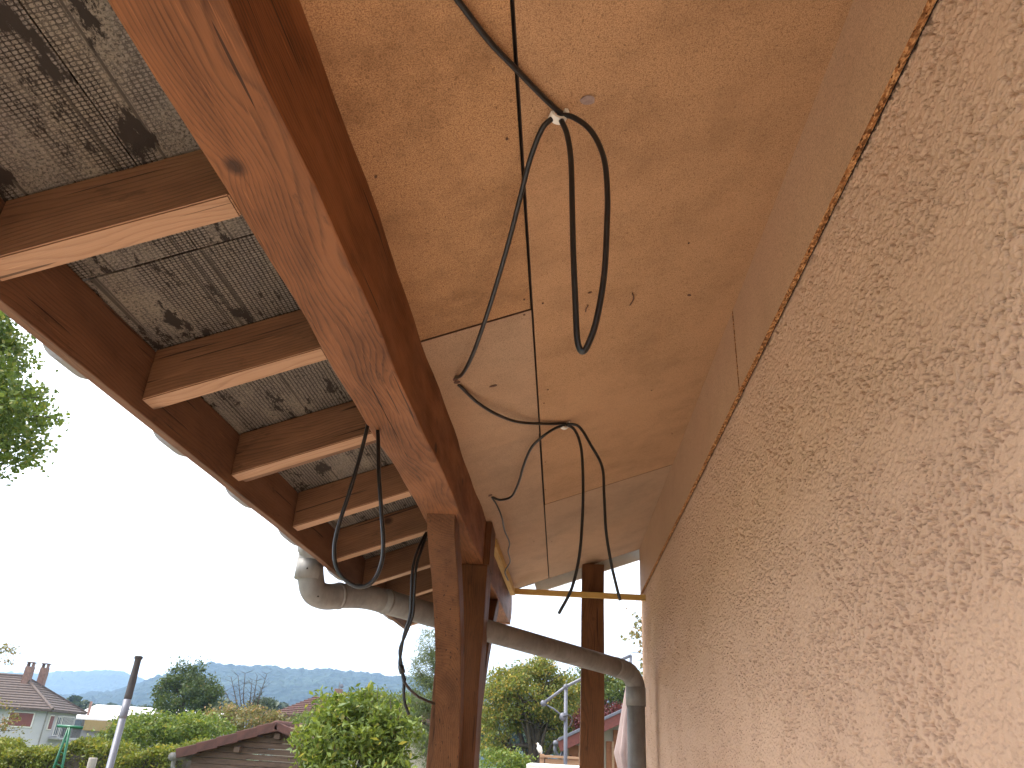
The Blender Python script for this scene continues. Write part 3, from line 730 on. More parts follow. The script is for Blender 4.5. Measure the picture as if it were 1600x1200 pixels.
# ------------------------------------------------------------------ foliage
def leaves(name, P, size, mat, parent, aspect=.5, fold=.25, seed=0, droop=0., vary=.35, up=.3):
    g = np.random.default_rng(seed); n = len(P)
    d = g.normal(size=(n, 3)); d[:, 2] -= droop; d /= np.linalg.norm(d, axis=1)[:, None]
    u = g.normal(size=(n, 3)); u[:, 2] += up; s = np.cross(d, u); s /= np.linalg.norm(s, axis=1)[:, None] + 1e-9
    nn = np.cross(s, d); L = size * (1 + vary * g.normal(size=n)).clip(.4, 1.8)[:, None]
    V = np.empty((n, 4, 3)); V[:, 0] = P - d * L * .5; V[:, 1] = P + s * L * aspect * .5 + nn * L * fold * .25 - d * L * .05
    V[:, 2] = P + d * L * .5; V[:, 3] = P - s * L * aspect * .5 + nn * L * fold * .25 - d * L * .05
    me = bpy.data.meshes.new(name); me.vertices.add(4 * n); me.vertices.foreach_set('co', V.reshape(-1).astype(np.float32))
    me.loops.add(6 * n); me.polygons.add(2 * n)
    b = np.arange(n)[:, None] * 4
    me.loops.foreach_set('vertex_index', (b + np.array([[0, 1, 2, 0, 2, 3]])).reshape(-1).astype(np.int32))
    me.polygons.foreach_set('loop_start', (np.arange(2 * n) * 3).astype(np.int32)); me.update(calc_edges=True); me.validate()
    return link(name, me, mat, parent)
def clumps(ells, nclump, nleaf, cr, seed, surf=.6, flat=.7):
    g = np.random.default_rng(seed); P = []; CC = []
    vol = np.array([e[3] * e[4] * e[5] for e in ells]) ** .8; vol = vol / vol.sum()
    for e, w in zip(ells, vol):
        m = max(3, int(nclump * w))
        d = g.normal(size=(m, 3)); d /= np.linalg.norm(d, axis=1)[:, None]
        rr = g.random(m) ** (1 / 3.) * (1 - surf) + surf * (1 - .25 * g.random(m) ** 2)
        c = np.array(e[:3]) + d * rr[:, None] * np.array(e[3:6]); CC.append(c)
        for q in c:
            k = max(3, int(nleaf * (.4 + g.random() * 1.2))); sz = cr * (.6 + .8 * g.random())
            pts = g.normal(size=(k, 3)) * sz * np.array([1, 1, flat]) * .6
            P.append(q + pts)
    return np.concatenate(P), np.concatenate(CC)
def limbs(bm, base, top, CC, r0, seed, nb=14):
    g = random.Random(seed); base = Vector(base); top = Vector(top)
    n = 7; tr = [base.lerp(top, i / n) + Vector((g.uniform(-1, 1), g.uniform(-1, 1), 0)) * r0 * .7 * (i > 0) for i in range(n + 1)]
    add_tube(bm, smooth_pts(tr, 3), list(np.linspace(r0, r0 * .35, n * 3 + 1)), 8)
    idx = g.sample(range(len(CC)), min(nb, len(CC)))
    for i in idx:
        c = Vector(CC[i]); t = g.uniform(.35, .95); s = base.lerp(top, t)
        if c.z < s.z - .3: s = base.lerp(top, .4)
        mid = s.lerp(c, .5) + Vector((0, 0, (c - s).length * .12))
        r1 = r0 * (1 - t * .6) * .45
        P = smooth_pts([s, mid, c], 4); add_tube(bm, P, list(np.linspace(r1, r1 * .2, len(P))), 6)
        for k in range(2):
            p = P[g.randrange(3, len(P) - 1)]; q = p + Vector((g.uniform(-1, 1), g.uniform(-1, 1), g.uniform(-.3, .8))) * min((c - s).length * .35, r0 * 6)
            add_tube(bm, [p, (p + q) / 2 + Vector((0, 0, .03)), q], [r1 * .4, r1 * .25, r1 * .1], 5)
def tree(name, label, cat, base, top, r0, ells, nclump, nleaf, cr, leaf, mat, seed, aspect=.55, nb=14, group=None, surf=.6, crown='crown', droop=0., flat=.7):
    t = thing(name, label, cat, base, group=group)
    P, CC = clumps(ells, nclump, nleaf, cr, seed, surf, flat)
    bm = bmesh.new(); limbs(bm, base, top, CC, r0, seed, nb); bm_out('trunk', bm, M['bark'], t, True)
    leaves(crown, P, leaf, M[mat], t, aspect, seed=seed, droop=droop)
    return t
def E_(px, py, y, rpx, rpy, ry=None):
    """an ellipsoid seen at px,py with image radii rpx,rpy at distance y"""
    c = aY(px, py, y); k = (RM @ np.array(c))[2] / F; return (c.x, c.y, c.z, rpx * k, (ry if ry else rpx * k), rpy * k)

def gpt(px, y, dz=0): c = aY(px, 1150, y); return (c.x, c.y, gz(c.x, c.y) + dz)

# big leafy tree, upper left
c = aY(-260, 640, 9.5)
tree('maple_tree', 'tall leafy tree at the left edge, green crown hanging against the white sky', 'tree', (c.x, 9.5, gz(c.x, 9.5)), (c.x, 9.5, 4.6), .16,
     [E_(-160, 560, 9.5, 190, 150), E_(-60, 640, 9.4, 125, 95), E_(10, 668, 9.3, 62, 55), E_(-30, 490, 9.4, 60, 70), E_(0, 720, 9.3, 35, 30), E_(-20, 580, 9.2, 60, 60), E_(60, 655, 9.3, 32, 22)],
     560, 75, .19, .062, 'leaf_bright', 21, .75, 34, surf=.3)
# sparse tree, lower left edge
c = aY(-60, 1100, 17)
tree('young_tree', 'sparse young tree with yellowing leaves at the lower left edge, before the grey house', 'tree', (c.x, 17, gz(c.x, 17)), (c.x, 17, 1.6), .05,
     [E_(-25, 1025, 17, 42, 26), E_(-10, 1115, 17, 36, 22), E_(10, 1140, 16.8, 26, 16)], 42, 30, .13, .055, 'leaf_autumn', 22, .6, 20, surf=.3)
# bright bush
tree('leafy_bush', 'bright green leafy bush in the middle, right of the tiled shed', 'bush', gpt(548, 7.0), gpt(548, 7.0, 1.2), .03,
     [E_(550, 1160, 7, 82, 60), E_(520, 1120, 7.1, 52, 36), E_(575, 1115, 7.1, 52, 34), E_(478, 1160, 6.9, 26, 22), E_(615, 1150, 7, 36, 36), E_(560, 1210, 7, 100, 50)],
     380, 38, .085, .052, 'leaf_bright', 23, .42, 40, surf=.45, crown='foliage', droop=.3)
t = bpy.data.objects['leafy_bush']
bm = bmesh.new(); g = random.Random(3)
for px, py in ((530, 1072), (545, 1078), (590, 1072), (505, 1085), (610, 1092), (572, 1070), (625, 1105), (486, 1098)):
    a = aY(px + g.uniform(-12, 12), 1180, 7); b = aY(px, py, 7)
    add_tube(bm, [a, a.lerp(b, .5), b], [.006, .004, .002], 5)
bm_out('shoots', bm, M['bark'], t, True)
# pine beside the post
tree('pine_tree', 'loose pine tree with feathery needles just left of the middle post', 'tree', gpt(705, 14), gpt(705, 14, 5.0), .11,
     [E_(690, 1015, 14, 34, 34), E_(672, 1050, 14, 30, 24), E_(690, 1090, 14, 50, 30), E_(665, 1140, 14, 30, 40), E_(700, 1170, 14, 46, 40)],
     210, 90, .14, .085, 'leaf_pine', 24, .09, 30, surf=.35)
# weeping green tree, right
tree('weeping_tree', 'large rounded green tree with dark limbs, right of the middle post', 'tree', gpt(838, 26), aY(838, 1085, 26), .26,
     [E_(830, 1085, 26, 62, 42), E_(785, 1100, 26, 40, 40), E_(880, 1100, 26, 42, 45), E_(845, 1050, 26, 30, 18), E_(775, 1140, 26, 32, 45), E_(880, 1150, 26.5, 32, 30), E_(800, 1065, 26, 34, 22)],
     420, 85, .24, .085, 'leaf_yellow', 25, .5, 40, surf=.5, droop=.8)
tree('low_shrub', 'low green shrub under the rounded tree, beside the middle post', 'shrub', gpt(785, 20), gpt(785, 20, .8), .03, [E_(785, 1195, 20, 44, 22), E_(815, 1205, 20, 30, 20)], 90, 50, .18, .06, 'leaf_bright', 26, crown='foliage')
tree('background_tree', 'dense green tree behind the far post, above the garden hut', 'tree', gpt(950, 32), aY(950, 1060, 32), .2, [E_(955, 1078, 32, 48, 44), E_(915, 1085, 32, 32, 40), E_(985, 1090, 32, 35, 45)], 240, 70, .28, .10, 'leaf_mid', 27)
tree('plum_tree', 'purple red leaved tree behind the roof of the garden hut', 'tree', gpt(932, 25), aY(932, 1120, 25), .1, [E_(925, 1128, 25, 26, 24), E_(960, 1122, 25, 20, 18)], 90, 60, .17, .07, 'leaf_red', 28)
c = aY(1075, 1000, 9.5)
tree('garden_tree', 'yellow green twigs of a tree showing past the far corner of the house wall', 'tree', (c.x, 9.5, gz(c.x, 9.5)), (c.x, 9.5, 2.0), .07, [E_(1030, 985, 9.5, 44, 30), E_(1045, 1045, 9.5, 50, 26)], 46, 26, .09, .05, 'leaf_autumn', 29, .6, 26, surf=.3)

# trees and shrubs of the left background
tree('round_tree', 'dense dark green tree rising above the shrubs, left of the bare tree', 'tree', gpt(292, 40), aY(292, 1070, 40), .18,
     [E_(292, 1095, 40, 46, 34), E_(288, 1060, 40, 24, 20), E_(318, 1082, 40, 26, 26), E_(265, 1085, 40, 22, 26), E_(284, 1040, 40, 8, 9), E_(311, 1044, 40, 8, 10)], 330, 60, .25, .11, 'leaf_dark', 30)
tree('green_shrub', 'dark green shrub beside the leaning grey pole', 'shrub', gpt(160, 24), gpt(160, 24, 1), .05, [E_(178, 1156, 24, 22, 12), E_(200, 1142, 24, 22, 18)], 120, 60, .2, .08, 'leaf_mid', 31, crown='foliage')
tree('light_shrub', 'wide light green shrub right of the leaning grey pole', 'shrub', gpt(250, 22), gpt(250, 22, 1.2), .05, [E_(240, 1145, 22, 50, 24), E_(290, 1140, 22, 42, 24), E_(215, 1135, 22, 24, 20), E_(330, 1145, 22, 40, 22)], 260, 55, .2, .075, 'leaf_bright', 32, crown='foliage')
tree('flowering_shrub', 'pale yellowish shrub around the foot of the bare tree', 'shrub', gpt(385, 30), gpt(385, 30, 1.5), .05, [E_(350, 1125, 30, 32, 20), E_(395, 1128, 30, 40, 20), E_(425, 1135, 30, 26, 18)], 170, 50, .22, .09, 'leaf_autumn', 33, crown='foliage')
tree('green_shrub', 'small green tree beside the left end of the brown roofed house', 'shrub', gpt(415, 70), gpt(415, 70, 4), .1, [E_(410, 1108, 70, 22, 16), E_(470, 1122, 69, 30, 8)], 130, 40, .4, .18, 'leaf_far', 34, crown='foliage')
tree('green_shrub', 'leafy green shrub behind the bright bush and left of the pine', 'shrub', gpt(600, 30), gpt(600, 30, 2), .08, [E_(575, 1108, 30, 40, 26), E_(625, 1112, 30, 36, 24), E_(500, 1130, 30, 40, 14)], 200, 50, .25, .09, 'leaf_mid', 35, crown='foliage')
# bare tree
b0 = gpt(385, 38); bt = thing('bare_tree', 'leafless tree of thin upright stems beside the dark green tree', 'tree', b0)
bm = bmesh.new(); g = random.Random(5); bb0 = Vector(b0)
for px, py in ((361, 1058), (372, 1056), (383, 1052), (394, 1062), (402, 1056), (417, 1053), (352, 1080), (408, 1075)):
    a = aY(385 + (px - 385) * .35, 1135, 38); b = aY(px, py, 38)
    P = smooth_pts([bb0, a, a.lerp(b, .5) + Vector((g.uniform(-.1, .1), 0, 0)), b], 5)
    add_tube(bm, P, list(np.linspace(.05, .012, len(P))), 5)
    for k in range(26):
        p = P[g.randrange(6, len(P))]; sgn = g.choice((-1, 1)); L = g.uniform(.2, .8)
        add_tube(bm, [p, p + Vector((sgn * L * .5, g.uniform(-.3, .3), g.uniform(.1, .9) * L * .6))], [.009, .004], 3)
bm_out('trunk', bm, M['bark'], bt, True)

# hedge
def hedge(label, pa, pb, y, h, d, n, seed):
    a = aY(pa[0], pa[1], y); b = aY(pb[0], pb[1], y + .6); g = np.random.default_rng(seed); L = (b - a).length
    base = ((a.x + b.x) / 2, (a.y + b.y) / 2, gz(a.x, a.y)); t = thing('hedge', label, 'hedge', base)
    u = g.random(n); k = (g.random(n) < .45); zz = np.where(k, 1 - g.random(n) ** 2 * .08, g.random(n))
    dd = np.where(k, g.random(n) * 2 - 1, -1 + g.random(n) ** 2 * .5)
    bumpy = .10 * np.sin(u * L * 3.1) + .07 * np.sin(u * L * 8.3 + 1) + g.normal(size=n) * .045
    P = np.stack([a.x + (b.x - a.x) * u, a.y + (b.y - a.y) * u + dd * d / 2 + bumpy, a.z - h + zz * h + bumpy * .9 + (b.z - a.z) * u], 1)
    leaves('foliage', P, .06, M['leaf_hedge'], t, .45, seed=seed)
    bm = bmesh.new(); add_box(bm, (0, 0, 0), (L, d * .7, h * .9), None, .1)
    bm_out('inner_branches', bm, M['bark'], t, mw=Matrix.Translation(((a.x + b.x) / 2, (a.y + b.y) / 2, (a.z + b.z) / 2 - h / 2)) @ Euler((0, 0, math.atan2(b.y - a.y, b.x - a.x))).to_matrix().to_4x4())
    return t
hedge('clipped yellow green conifer hedge running along the bottom left behind the green pole', (-60, 1166), (310, 1172), 16, 1.75, .8, 46000, 41)

# distant tree masses
def mass(name, label, pts, n, leaf, mat, seed):
    ells = [E_(*p) for p in pts]; P, _ = clumps(ells, n, 26, ells[0][3] * .28, seed, .5); o = leaves(name, P, leaf, M[mat], None, .8, seed=seed)
    return tag(o, label, 'trees', kind='stuff')
mass('distant_wood', 'hazy belt of trees in the valley below the hills', [(112, 1103, 160, 16, 12), (92, 1106, 160, 14, 10), (128, 1107, 160, 14, 8), (150, 1110, 260, 14, 8), (175, 1111, 260, 18, 8), (205, 1111, 260, 20, 8), (235, 1113, 260, 20, 8), (20, 1112, 160, 40, 10), (340, 1108, 180, 30, 10), (420, 1105, 180, 26, 12), (390, 1118, 150, 30, 8), (620, 1112, 160, 60, 10), (530, 1112, 160, 60, 10), (700, 1115, 160, 60, 14), (860, 1160, 120, 60, 14), (780, 1150, 120, 50, 16)], 900, 1.1, 'leaf_far', 51)

# ------------------------------------------------------------------ houses
def hip_roof(name, parent, A, u, v, L, D, ze, zr, mat, ov=.6, rows=13, th=.12, ridge_in=None):
    """stepped tiled hip roof. A corner, u,v unit plan vectors, L along u, D along v"""
    A = Vector((A[0], A[1], 0)); u = Vector((*u, 0)); v = Vector((*v, 0)); ri = ridge_in or D / 2 + ov
    bm = bmesh.new()
    def pt(a, b, z): q = A + u * a + v * b; return bm.verts.new((q.x, q.y, z))
    H_ = zr - ze
    for k in range(rows):
        t0, t1 = k / rows, (k + 1) / rows
        lo = [(-ov + ri * t0, -ov + (D / 2 + ov) * t0), (L + ov - ri * t0, -ov + (D / 2 + ov) * t0), (L + ov - ri * t0, D + ov - (D / 2 + ov) * t0), (-ov + ri * t0, D + ov - (D / 2 + ov) * t0)]
        hi = [(-ov + ri * t1, -ov + (D / 2 + ov) * t1), (L + ov - ri * t1, -ov + (D / 2 + ov) * t1), (L + ov - ri * t1, D + ov - (D / 2 + ov) * t1), (-ov + ri * t1, D + ov - (D / 2 + ov) * t1)]
        z0 = ze + H_ * t0 + .09; z1 = ze + H_ * t1 + .01
        a = [pt(*q, z0 - .10) for q in lo]; a2 = [pt(*q, z0) for q in lo]; b = [pt(*q, z1) for q in hi]
        for i in range(4):
            j = (i + 1) % 4
            bm.faces.new((a[i], a[j], a2[j], a2[i])); bm.faces.new((a2[i], a2[j], b[j], b[i]))
    a = [pt(*q, ze - .12) for q in ((-ov, -ov), (L + ov, -ov), (L + ov, D + ov), (-ov, D + ov))]; b = [pt(*q, ze) for q in ((-ov, -ov), (L + ov, -ov), (L + ov, D + ov), (-ov, D + ov))]
    bm.faces.new(a)
    for i in range(4): bm.faces.new((a[i], a[(i + 1) % 4], b[(i + 1) % 4], b[i]))
    o = bm_out(name, bm, mat, parent)
    return o
def plan_rot(u): return Matrix(((u[0], -u[1], 0), (u[1], u[0], 0), (0, 0, 1)))
def unit(a): l = math.hypot(*a); return (a[0] / l, a[1] / l)

# grey house at the left edge
hu = unit((-.97, -.25)); hv = unit((-.25, .97)); hc = (-43.0, 66.6); ze, zr = .98, 3.62; zg = -6.0
h1 = thing('grey_house', 'pale grey house with a brown hipped tile roof and two chimneys at the left edge', 'house', (hc[0], hc[1], zg))
def hp(a, b, z): return Vector((hc[0] + hu[0] * a + hv[0] * b, hc[1] + hu[1] * a + hv[1] * b, z))
RH = Matrix(((hu[0], hv[0], 0), (hu[1], hv[1], 0), (0, 0, 1)))
RH2 = plan_rot(hu)
box('wall', hp(6, 4, (ze + zg) / 2), (12, 8, ze - zg), M['plaster_grey'], h1, RH2, 0)
rf = hip_roof('roof', h1, hc, hu, hv, 12, 8, ze, zr, M['browntile'], .6)
bm = bmesh.new()
for q in (hp(-.6, -.6, ze + .06), hp(12.6, -.6, ze + .06), hp(-.6, 8.6, ze + .06)):
    e = hp(4, 4, zr + .04) if q.x > hp(6, 0, 0).x else hp(8, 4, zr + .04)
    add_tube(bm, [q, e], .13, 6)
add_tube(bm, [hp(4, 4, zr + .04), hp(8, 4, zr + .04)], .13, 6)
bm_out('ridge_tiles', bm, M['browntile'], rf)
for (a, b, hh) in ((3.5, 3.3, 1.0), (3.0, 5.4, 1.1)):
    ch = box('chimney', hp(a, b, zr - .35 + hh / 2 - .3), (.55, .75, hh + .9), M['brownbrick'], rf, RH2, .01)
    zt = zr - .35 + hh / 2 - .3 + (hh + .9) / 2
    for sx in (-1, 1): box('cowl', hp(a + sx * .2, b, zt + .17), (.07, .6, .34), M['brownbrick'], ch, RH2, 0)
    box('cowl', hp(a, b, zt + .36), (.62, .8, .06), M['brownbrick'], ch, RH2, 0)
def win_u(a0, a1, z0, z1, pane, nbar=0, name='window'):     # on the wall along u (b=0)
    w = box(name, hp((a0 + a1) / 2, -.03, (z0 + z1) / 2), (a1 - a0 + .16, .10, z1 - z0 + .16), M['white'], h1, RH2, .01)
    box('shutter', hp((a0 + a1) / 2, -.085, (z0 + z1) / 2), (a1 - a0, .05, z1 - z0), pane, w, RH2, 0); return w
def win_v(b0, b1, z0, z1, pane, name='window', bars=0):
    w = box(name, hp(-.03, (b0 + b1) / 2, (z0 + z1) / 2), (.10, b1 - b0 + .2, z1 - z0 + .16), M['white'], h1, RH2, .01)
    box('pane', hp(-.085, (b0 + b1) / 2, (z0 + z1) / 2), (.05, b1 - b0, z1 - z0), pane, w, RH2, 0)
    for i in range(bars):
        b = b0 + (b1 - b0) * (i + .5) / bars
        box('mullion', hp(-.12, b, (z0 + z1) / 2), (.03, .05, z1 - z0), M['white'], w, RH2, 0)
    return w
win_u(.9, 2.7, -.35, .65, M['brick'])
win_u(5, 6.5, -.35, .65, M['brick'])
win_v(1.1, 1.9, -.45, .55, M['brick'])
win_v(2.9, 3.9, -.9, .5, M['glass'], bars=2)
win_v(4.3, 7.2, -1.0, .55, M['glass'], bars=9)
bal = box('balcony', hp(-.5, 4.9, -1.15), (.9, 5.6, .14), M['plaster_grey'], h1, RH2, .01)
bm = bmesh.new()
for i in range(27): add_tube(bm, [hp(-.9, 2.2 + i * .2, -1.1), hp(-.9, 2.2 + i * .2, -.35)], .02, 4)
add_tube(bm, [hp(-.9, 2.2, -.35), hp(-.9, 7.5, -.35)], .03, 5)
bm_out('railing', bm, M['foam'], bal)
gp = hp(-.12, -.12, 0); bm = bmesh.new(); add_tube(bm, [Vector((gp.x, gp.y, zg)), Vector((gp.x, gp.y, ze))], .06, 8); bm_out('downpipe', bm, M['zinc'], h1)

# white roofed workshop
wt = thing('workshop', 'low workshop with a bright white roof and ochre cladding beyond the grey house', 'building', tuple(aY(190, 1120, 88)[:2]) + (-6,))
a = aY(108, 1121, 88); b = aY(345, 1126, 92); c2 = aY(150, 1104, 103); d2 = aY(360, 1110, 106)
z0 = .75
def lift(p, z): return Vector((p.x, p.y, z))
V = [lift(a, .72), lift(b, .80), lift(d2, 2.5), lift(c2, 2.5)]
V2 = [p - Vector((0, 0, .18)) for p in V]
mesh('roof', V + V2, [(0, 1, 2, 3), (7, 6, 5, 4), (0, 4, 5, 1), (1, 5, 6, 2), (2, 6, 7, 3), (3, 7, 4, 0)], M['metalroof'], wt)
ia, ib, ic, id_ = [V[i].lerp((V[0] + V[1] + V[2] + V[3]) / 4, .03) for i in (0, 1, 2, 3)]
W0 = [lift(p, -6) for p in (ia, ib, ic, id_)]; W1 = [p - Vector((0, 0, .19)) for p in (ia, ib, ic, id_)]
mesh('wall', W0 + W1, [(0, 1, 5, 4), (1, 2, 6, 5), (2, 3, 7, 6), (3, 0, 4, 7)], M['greyclad'], wt)
ux = (V[1] - V[0]).normalized(); fr = Matrix((ux, Vector((-ux.y, ux.x, 0)).normalized(), Vector((0, 0, 1)))).transposed()
mid = V[0] + ux * 3.8; box('cladding', (mid.x + .1, mid.y - .12, .02), (4.2, .12, 1.05), M['yellowclad'], wt, fr, .01)
for k in range(9):
    q = V[0] + ux * (1.95 + k * .47); box('cladding_rib', (q.x, q.y - .2, .02), (.06, .06, 1.05), M['yellowclad'], wt, fr, 0)
q = V[0] + ux * .9; box('window', (q.x, q.y - .12, .05), (1.2, .12, .8), M['glass'], wt, fr, .01)
q = aY(139, 1111, 91); box('flue', (q.x, q.y, 1.5), (.22, .22, 2.0), M['brownbrick'], wt, None, .02)

# house behind the bush
c0 = aY(424, 1116, 60); h2u = unit((1, .10)); h2v = (-h2u[1], h2u[0])
h2 = thing('brown_roofed_house', 'cream house with a wide reddish brown roof half hidden behind the bright bush', 'house', (c0.x, c0.y, -5))
hc = (c0.x + .5, c0.y + .5); ze2 = 1.45; zr2 = 3.0
R2 = plan_rot(h2u)
def h2p(a, b, z): return Vector((hc[0] + h2u[0] * a + h2v[0] * b, hc[1] + h2u[1] * a + h2v[1] * b, z))
box('wall', h2p(6.5, 3, (ze2 - 5) / 2), (13, 6, ze2 + 5), M['plaster_cream'], h2, R2, 0)
rf2 = hip_roof('roof', h2, hc, h2u, h2v, 13, 6, ze2, zr2, M['terracotta'], .6, 11, ridge_in=2.4)
ch = box('chimney', h2p(3.6, 2.8, zr2 + .1), (.6, .5, 1.1), M['brownbrick'], rf2, R2, .01)
bm = bmesh.new(); p = h2p(3.6, 2.8, zr2 + .65); add_tube(bm, [p, p + Vector((0, 0, .5))], .03, 5)
bmesh.ops.create_cone(bm, cap_ends=True, segments=14, radius1=.16, radius2=.03, depth=.06, matrix=Matrix.Translation(p + Vector((.25, -.2, .2))) @ Euler((1.4, 0, .6)).to_matrix().to_4x4())
bm_out('satellite_dish', bm, M['alu'], ch)
for a in (2.2, 5.2, 8.5):
    w = box('window', h2p(a, -.03, .2), (1.1, .1, 1.1), M['white'], h2, R2, .01); box('pane', h2p(a, -.09, .2), (.95, .05, .95), M['glass'], w, R2, 0)

# ------------------------------------------------------------------ tiled shed
sh = thing('garden_shed', 'weathered plank shed with a red tiled roof at the bottom, left of the bright bush', 'shed', (-4.1, 11, gz(-4.1, 11)))
sL = aY(302, 1176, 11); sR = aY(500, 1165, 11); rg = aY(437, 1140, 11); zb = gz(-4.1, 11) - .1
xl, xr = sL.x, sR.x; xm = rg.x; zm = rg.z - .02; zl = aY(300, 1178, 11).z; zrr = zm - (xr - xm) * .32
V = [(xl, 11, zb), (xr, 11, zb), (xr, 11, zrr), (xm, 11, zm), (xl, 11, zl)]
bm = bmesh.new()
# horizontal planks clipped to the gable outline
z = zb; k = 0
poly = [(xl, zb), (xr, zb), (xr, zrr), (xm, zm), (xl, zl)]
def xr_at(z):
    xs = []
    for i in range(5):
        (xa, za), (xb, zb_) = poly[i], poly[(i + 1) % 5]
        if (za - z) * (zb_ - z) <= 0 and abs(za - zb_) > 1e-6: xs.append(xa + (xb - xa) * (z - za) / (zb_ - za))
    return (min(xs), max(xs)) if len(xs) > 1 else None
while z < zm - .01:
    z2 = min(z + .072, zm - .004); a_ = xr_at(z + .001); b_ = xr_at(z2)
    if a_ and b_:
        y0 = 10.995 + .006 * math.sin(k * 2.3)
        q = [(a_[0], y0 - .012, z), (a_[1], y0 - .012, z), (b_[1], y0, z2 - .006), (b_[0], y0, z2 - .006)]
        vs = [bm.verts.new(p) for p in q] + [bm.verts.new((p[0], p[1] + .025, p[2])) for p in q]
        for f in ((0, 1, 2, 3), (7, 6, 5, 4), (0, 4, 5, 1), (1, 5, 6, 2), (2, 6, 7, 3), (3, 7, 4, 0)): bm.faces.new([vs[i] for i in f])
    z += .072; k += 1
bm_out('plank_wall', bm, M['shed_wood'], sh, mw=Matrix.Identity(4))
bm = bmesh.new(); add_box(bm, ((xl + xr) / 2, 12.3, (zb + zl) / 2 - .05), (xr - xl - .1, 2.5, zl - zb - .1)); bm_out('inner_wall', bm, M['shed_wood'], sh)
def tileroof(name, pa, pb, y0, y1, rows, parent, mat, th=.035):
    """stepped tile slope from eave pa(x,z) to ridge pb(x,z), y0..y1, with rounded tile columns"""
    bm = bmesh.new(); nx = int((y1 - y0) / .035); d = Vector((pb[0] - pa[0], 0, pb[1] - pa[1])); n_ = Vector((-d.z, 0, d.x)).normalized()
    if n_.z < 0: n_ = -n_
    for k in range(rows):
        a = Vector((pa[0], 0, pa[1])) + d * (k / rows); b = Vector((pa[0], 0, pa[1])) + d * ((k + 1.12) / rows)
        prev = None
        for i in range(nx + 1):
            y = y0 + (y1 - y0) * i / nx; w = .022 * abs(math.sin(math.pi * i / 6.0))
            r = [bm.verts.new(a + n_ * (th + w - .035) + Vector((0, y, 0))), bm.verts.new(a + n_ * (th + w) + Vector((0, y, 0))), bm.verts.new(b + n_ * (w + .004) + Vector((0, y, 0)))]
            if prev:
                bm.faces.new((prev[0], r[0], r[1], prev[1])); bm.faces.new((prev[1], r[1], r[2], prev[2]))
            prev = r
    return bm_out(name, bm, mat, parent)
el_ = (xl - .16, zl - .02); rd = (xm, zm + .05); er = (xr + .12, zrr + .01)
rf3 = tileroof('roof', el_, rd, 10.86, 13.6, 8, sh, M['terracotta'])
tileroof('roof', er, rd, 10.86, 13.6, 4, sh, M['terracotta'])
bm = bmesh.new()
add_tube(bm, [(xm, 10.84, zm + .055), (xm, 13.6, zm + .055)], .075, 14); bm_out('ridge_tile', bm, M['terracotta'], rf3, True)
d = Vector((rd[0] - el_[0], 0, rd[1] - el_[1])); L = d.length
for k in range(5):                                                  # verge tiles on the gable edge
    a = Vector((el_[0], 10.85, el_[1])) + d * (k / 5); b = Vector((el_[0], 10.85, el_[1])) + d * ((k + 1.08) / 5)
    beam('verge_tile', a + Vector((0, 0, .01 + .008)), b + Vector((0, 0, .01 - .008)), .05, .12, M['terracotta'], rf3, bev=.01)
d = Vector((rd[0] - er[0], 0, rd[1] - er[1]))
for k in range(2):
    a = Vector((er[0], 10.85, er[1])) + d * (k / 2); b = Vector((er[0], 10.85, er[1])) + d * ((k + 1.05) / 2)
    beam('verge_tile', a + Vector((0, 0, .01)), b + Vector((0, 0, .01)), .05, .10, M['terracotta'], rf3, bev=.01)
for x in (-.55, .02):
    box('rafter_end', (xm + x * .9, 10.93, zm - abs(x) * .35 - .055), (.08, .1, .07), M['shed_wood'], sh)
bm = bmesh.new(); gx = el_[0] - .03
add_tube(bm, [(gx, 10.8, el_[1] - .02), (gx, 13.6, el_[1] - .02)], .05, 12)
add_tube(bm, smooth_pts([Vector((gx, 10.9, el_[1] - .04)), Vector((gx, 10.9, el_[1] - .14)), Vector((gx + .06, 10.92, el_[1] - .22)), Vector((gx + .10, 10.93, el_[1] - .32)), Vector((gx + .10, 10.93, zb))], 4), .03, 10)
bm_out('gutter', bm, M['zinc'], sh, True)

# ------------------------------------------------------------------ leaning pole, washing pole, stump
pt_ = aY(217, 1026, 4.5); pb_ = aY(171, 1200, 4.42); dirp = (pb_ - pt_).normalized(); k = (-1.5 - pt_.z) / dirp.z; pg = pt_ + dirp * k
lp = thing('leaning_pole', 'leaning grey metal pole with a dark foam grip on its upper end', 'pole', pg)
mid = pt_ + dirp * .235; 
tube('tube', [pg, mid.lerp(pg, .6), mid], .019, M['alu'], lp, 16)
tube('collar', [mid + dirp * .10, mid + dirp * .085, mid], [.0195, .0215, .0215], M['alu'], lp, 16)
tube('grip', [mid + dirp * .005, mid - dirp * .02, mid - dirp * .04, mid - dirp * .09, pt_ + dirp * .05, pt_ + dirp * .014, pt_ + dirp * .012, pt_], [.019, .0215, .020, .0205, .0175, .018, .0225, .0225], M['foam'], lp, 16)

gb = gpt(112, 14); yy = 14
wp = thing('washing_pole', 'green metal washing pole with a crossbar standing in front of the hedge', 'washing pole', gb)
cb0 = aY(90, 1134, yy); cb1 = aY(129, 1137, yy)
tube('crossbar', [cb0, cb1], .024, M['greensteel'], wp, 10)
c0 = aY(108, 1135, yy)
tube('leg', [c0, aY(84, 1200, yy), aY(84, 1200, yy) + (aY(84, 1200, yy) - c0) * 1.6], .022, M['greensteel'], wp, 10)
tube('leg', [c0 + Vector((.02, 0, 0)), aY(97, 1200, yy), aY(97, 1200, yy) + (aY(97, 1200, yy) - c0) * 1.6], .022, M['greensteel'], wp, 10)
for k in range(1, 8):
    t = k * .28; a = c0.lerp(aY(84, 1200, yy), t + .05); b = c0.lerp(aY(97, 1200, yy), t + .12)
    tube('rung', [a, b], .010, M['greensteel'], wp, 6)

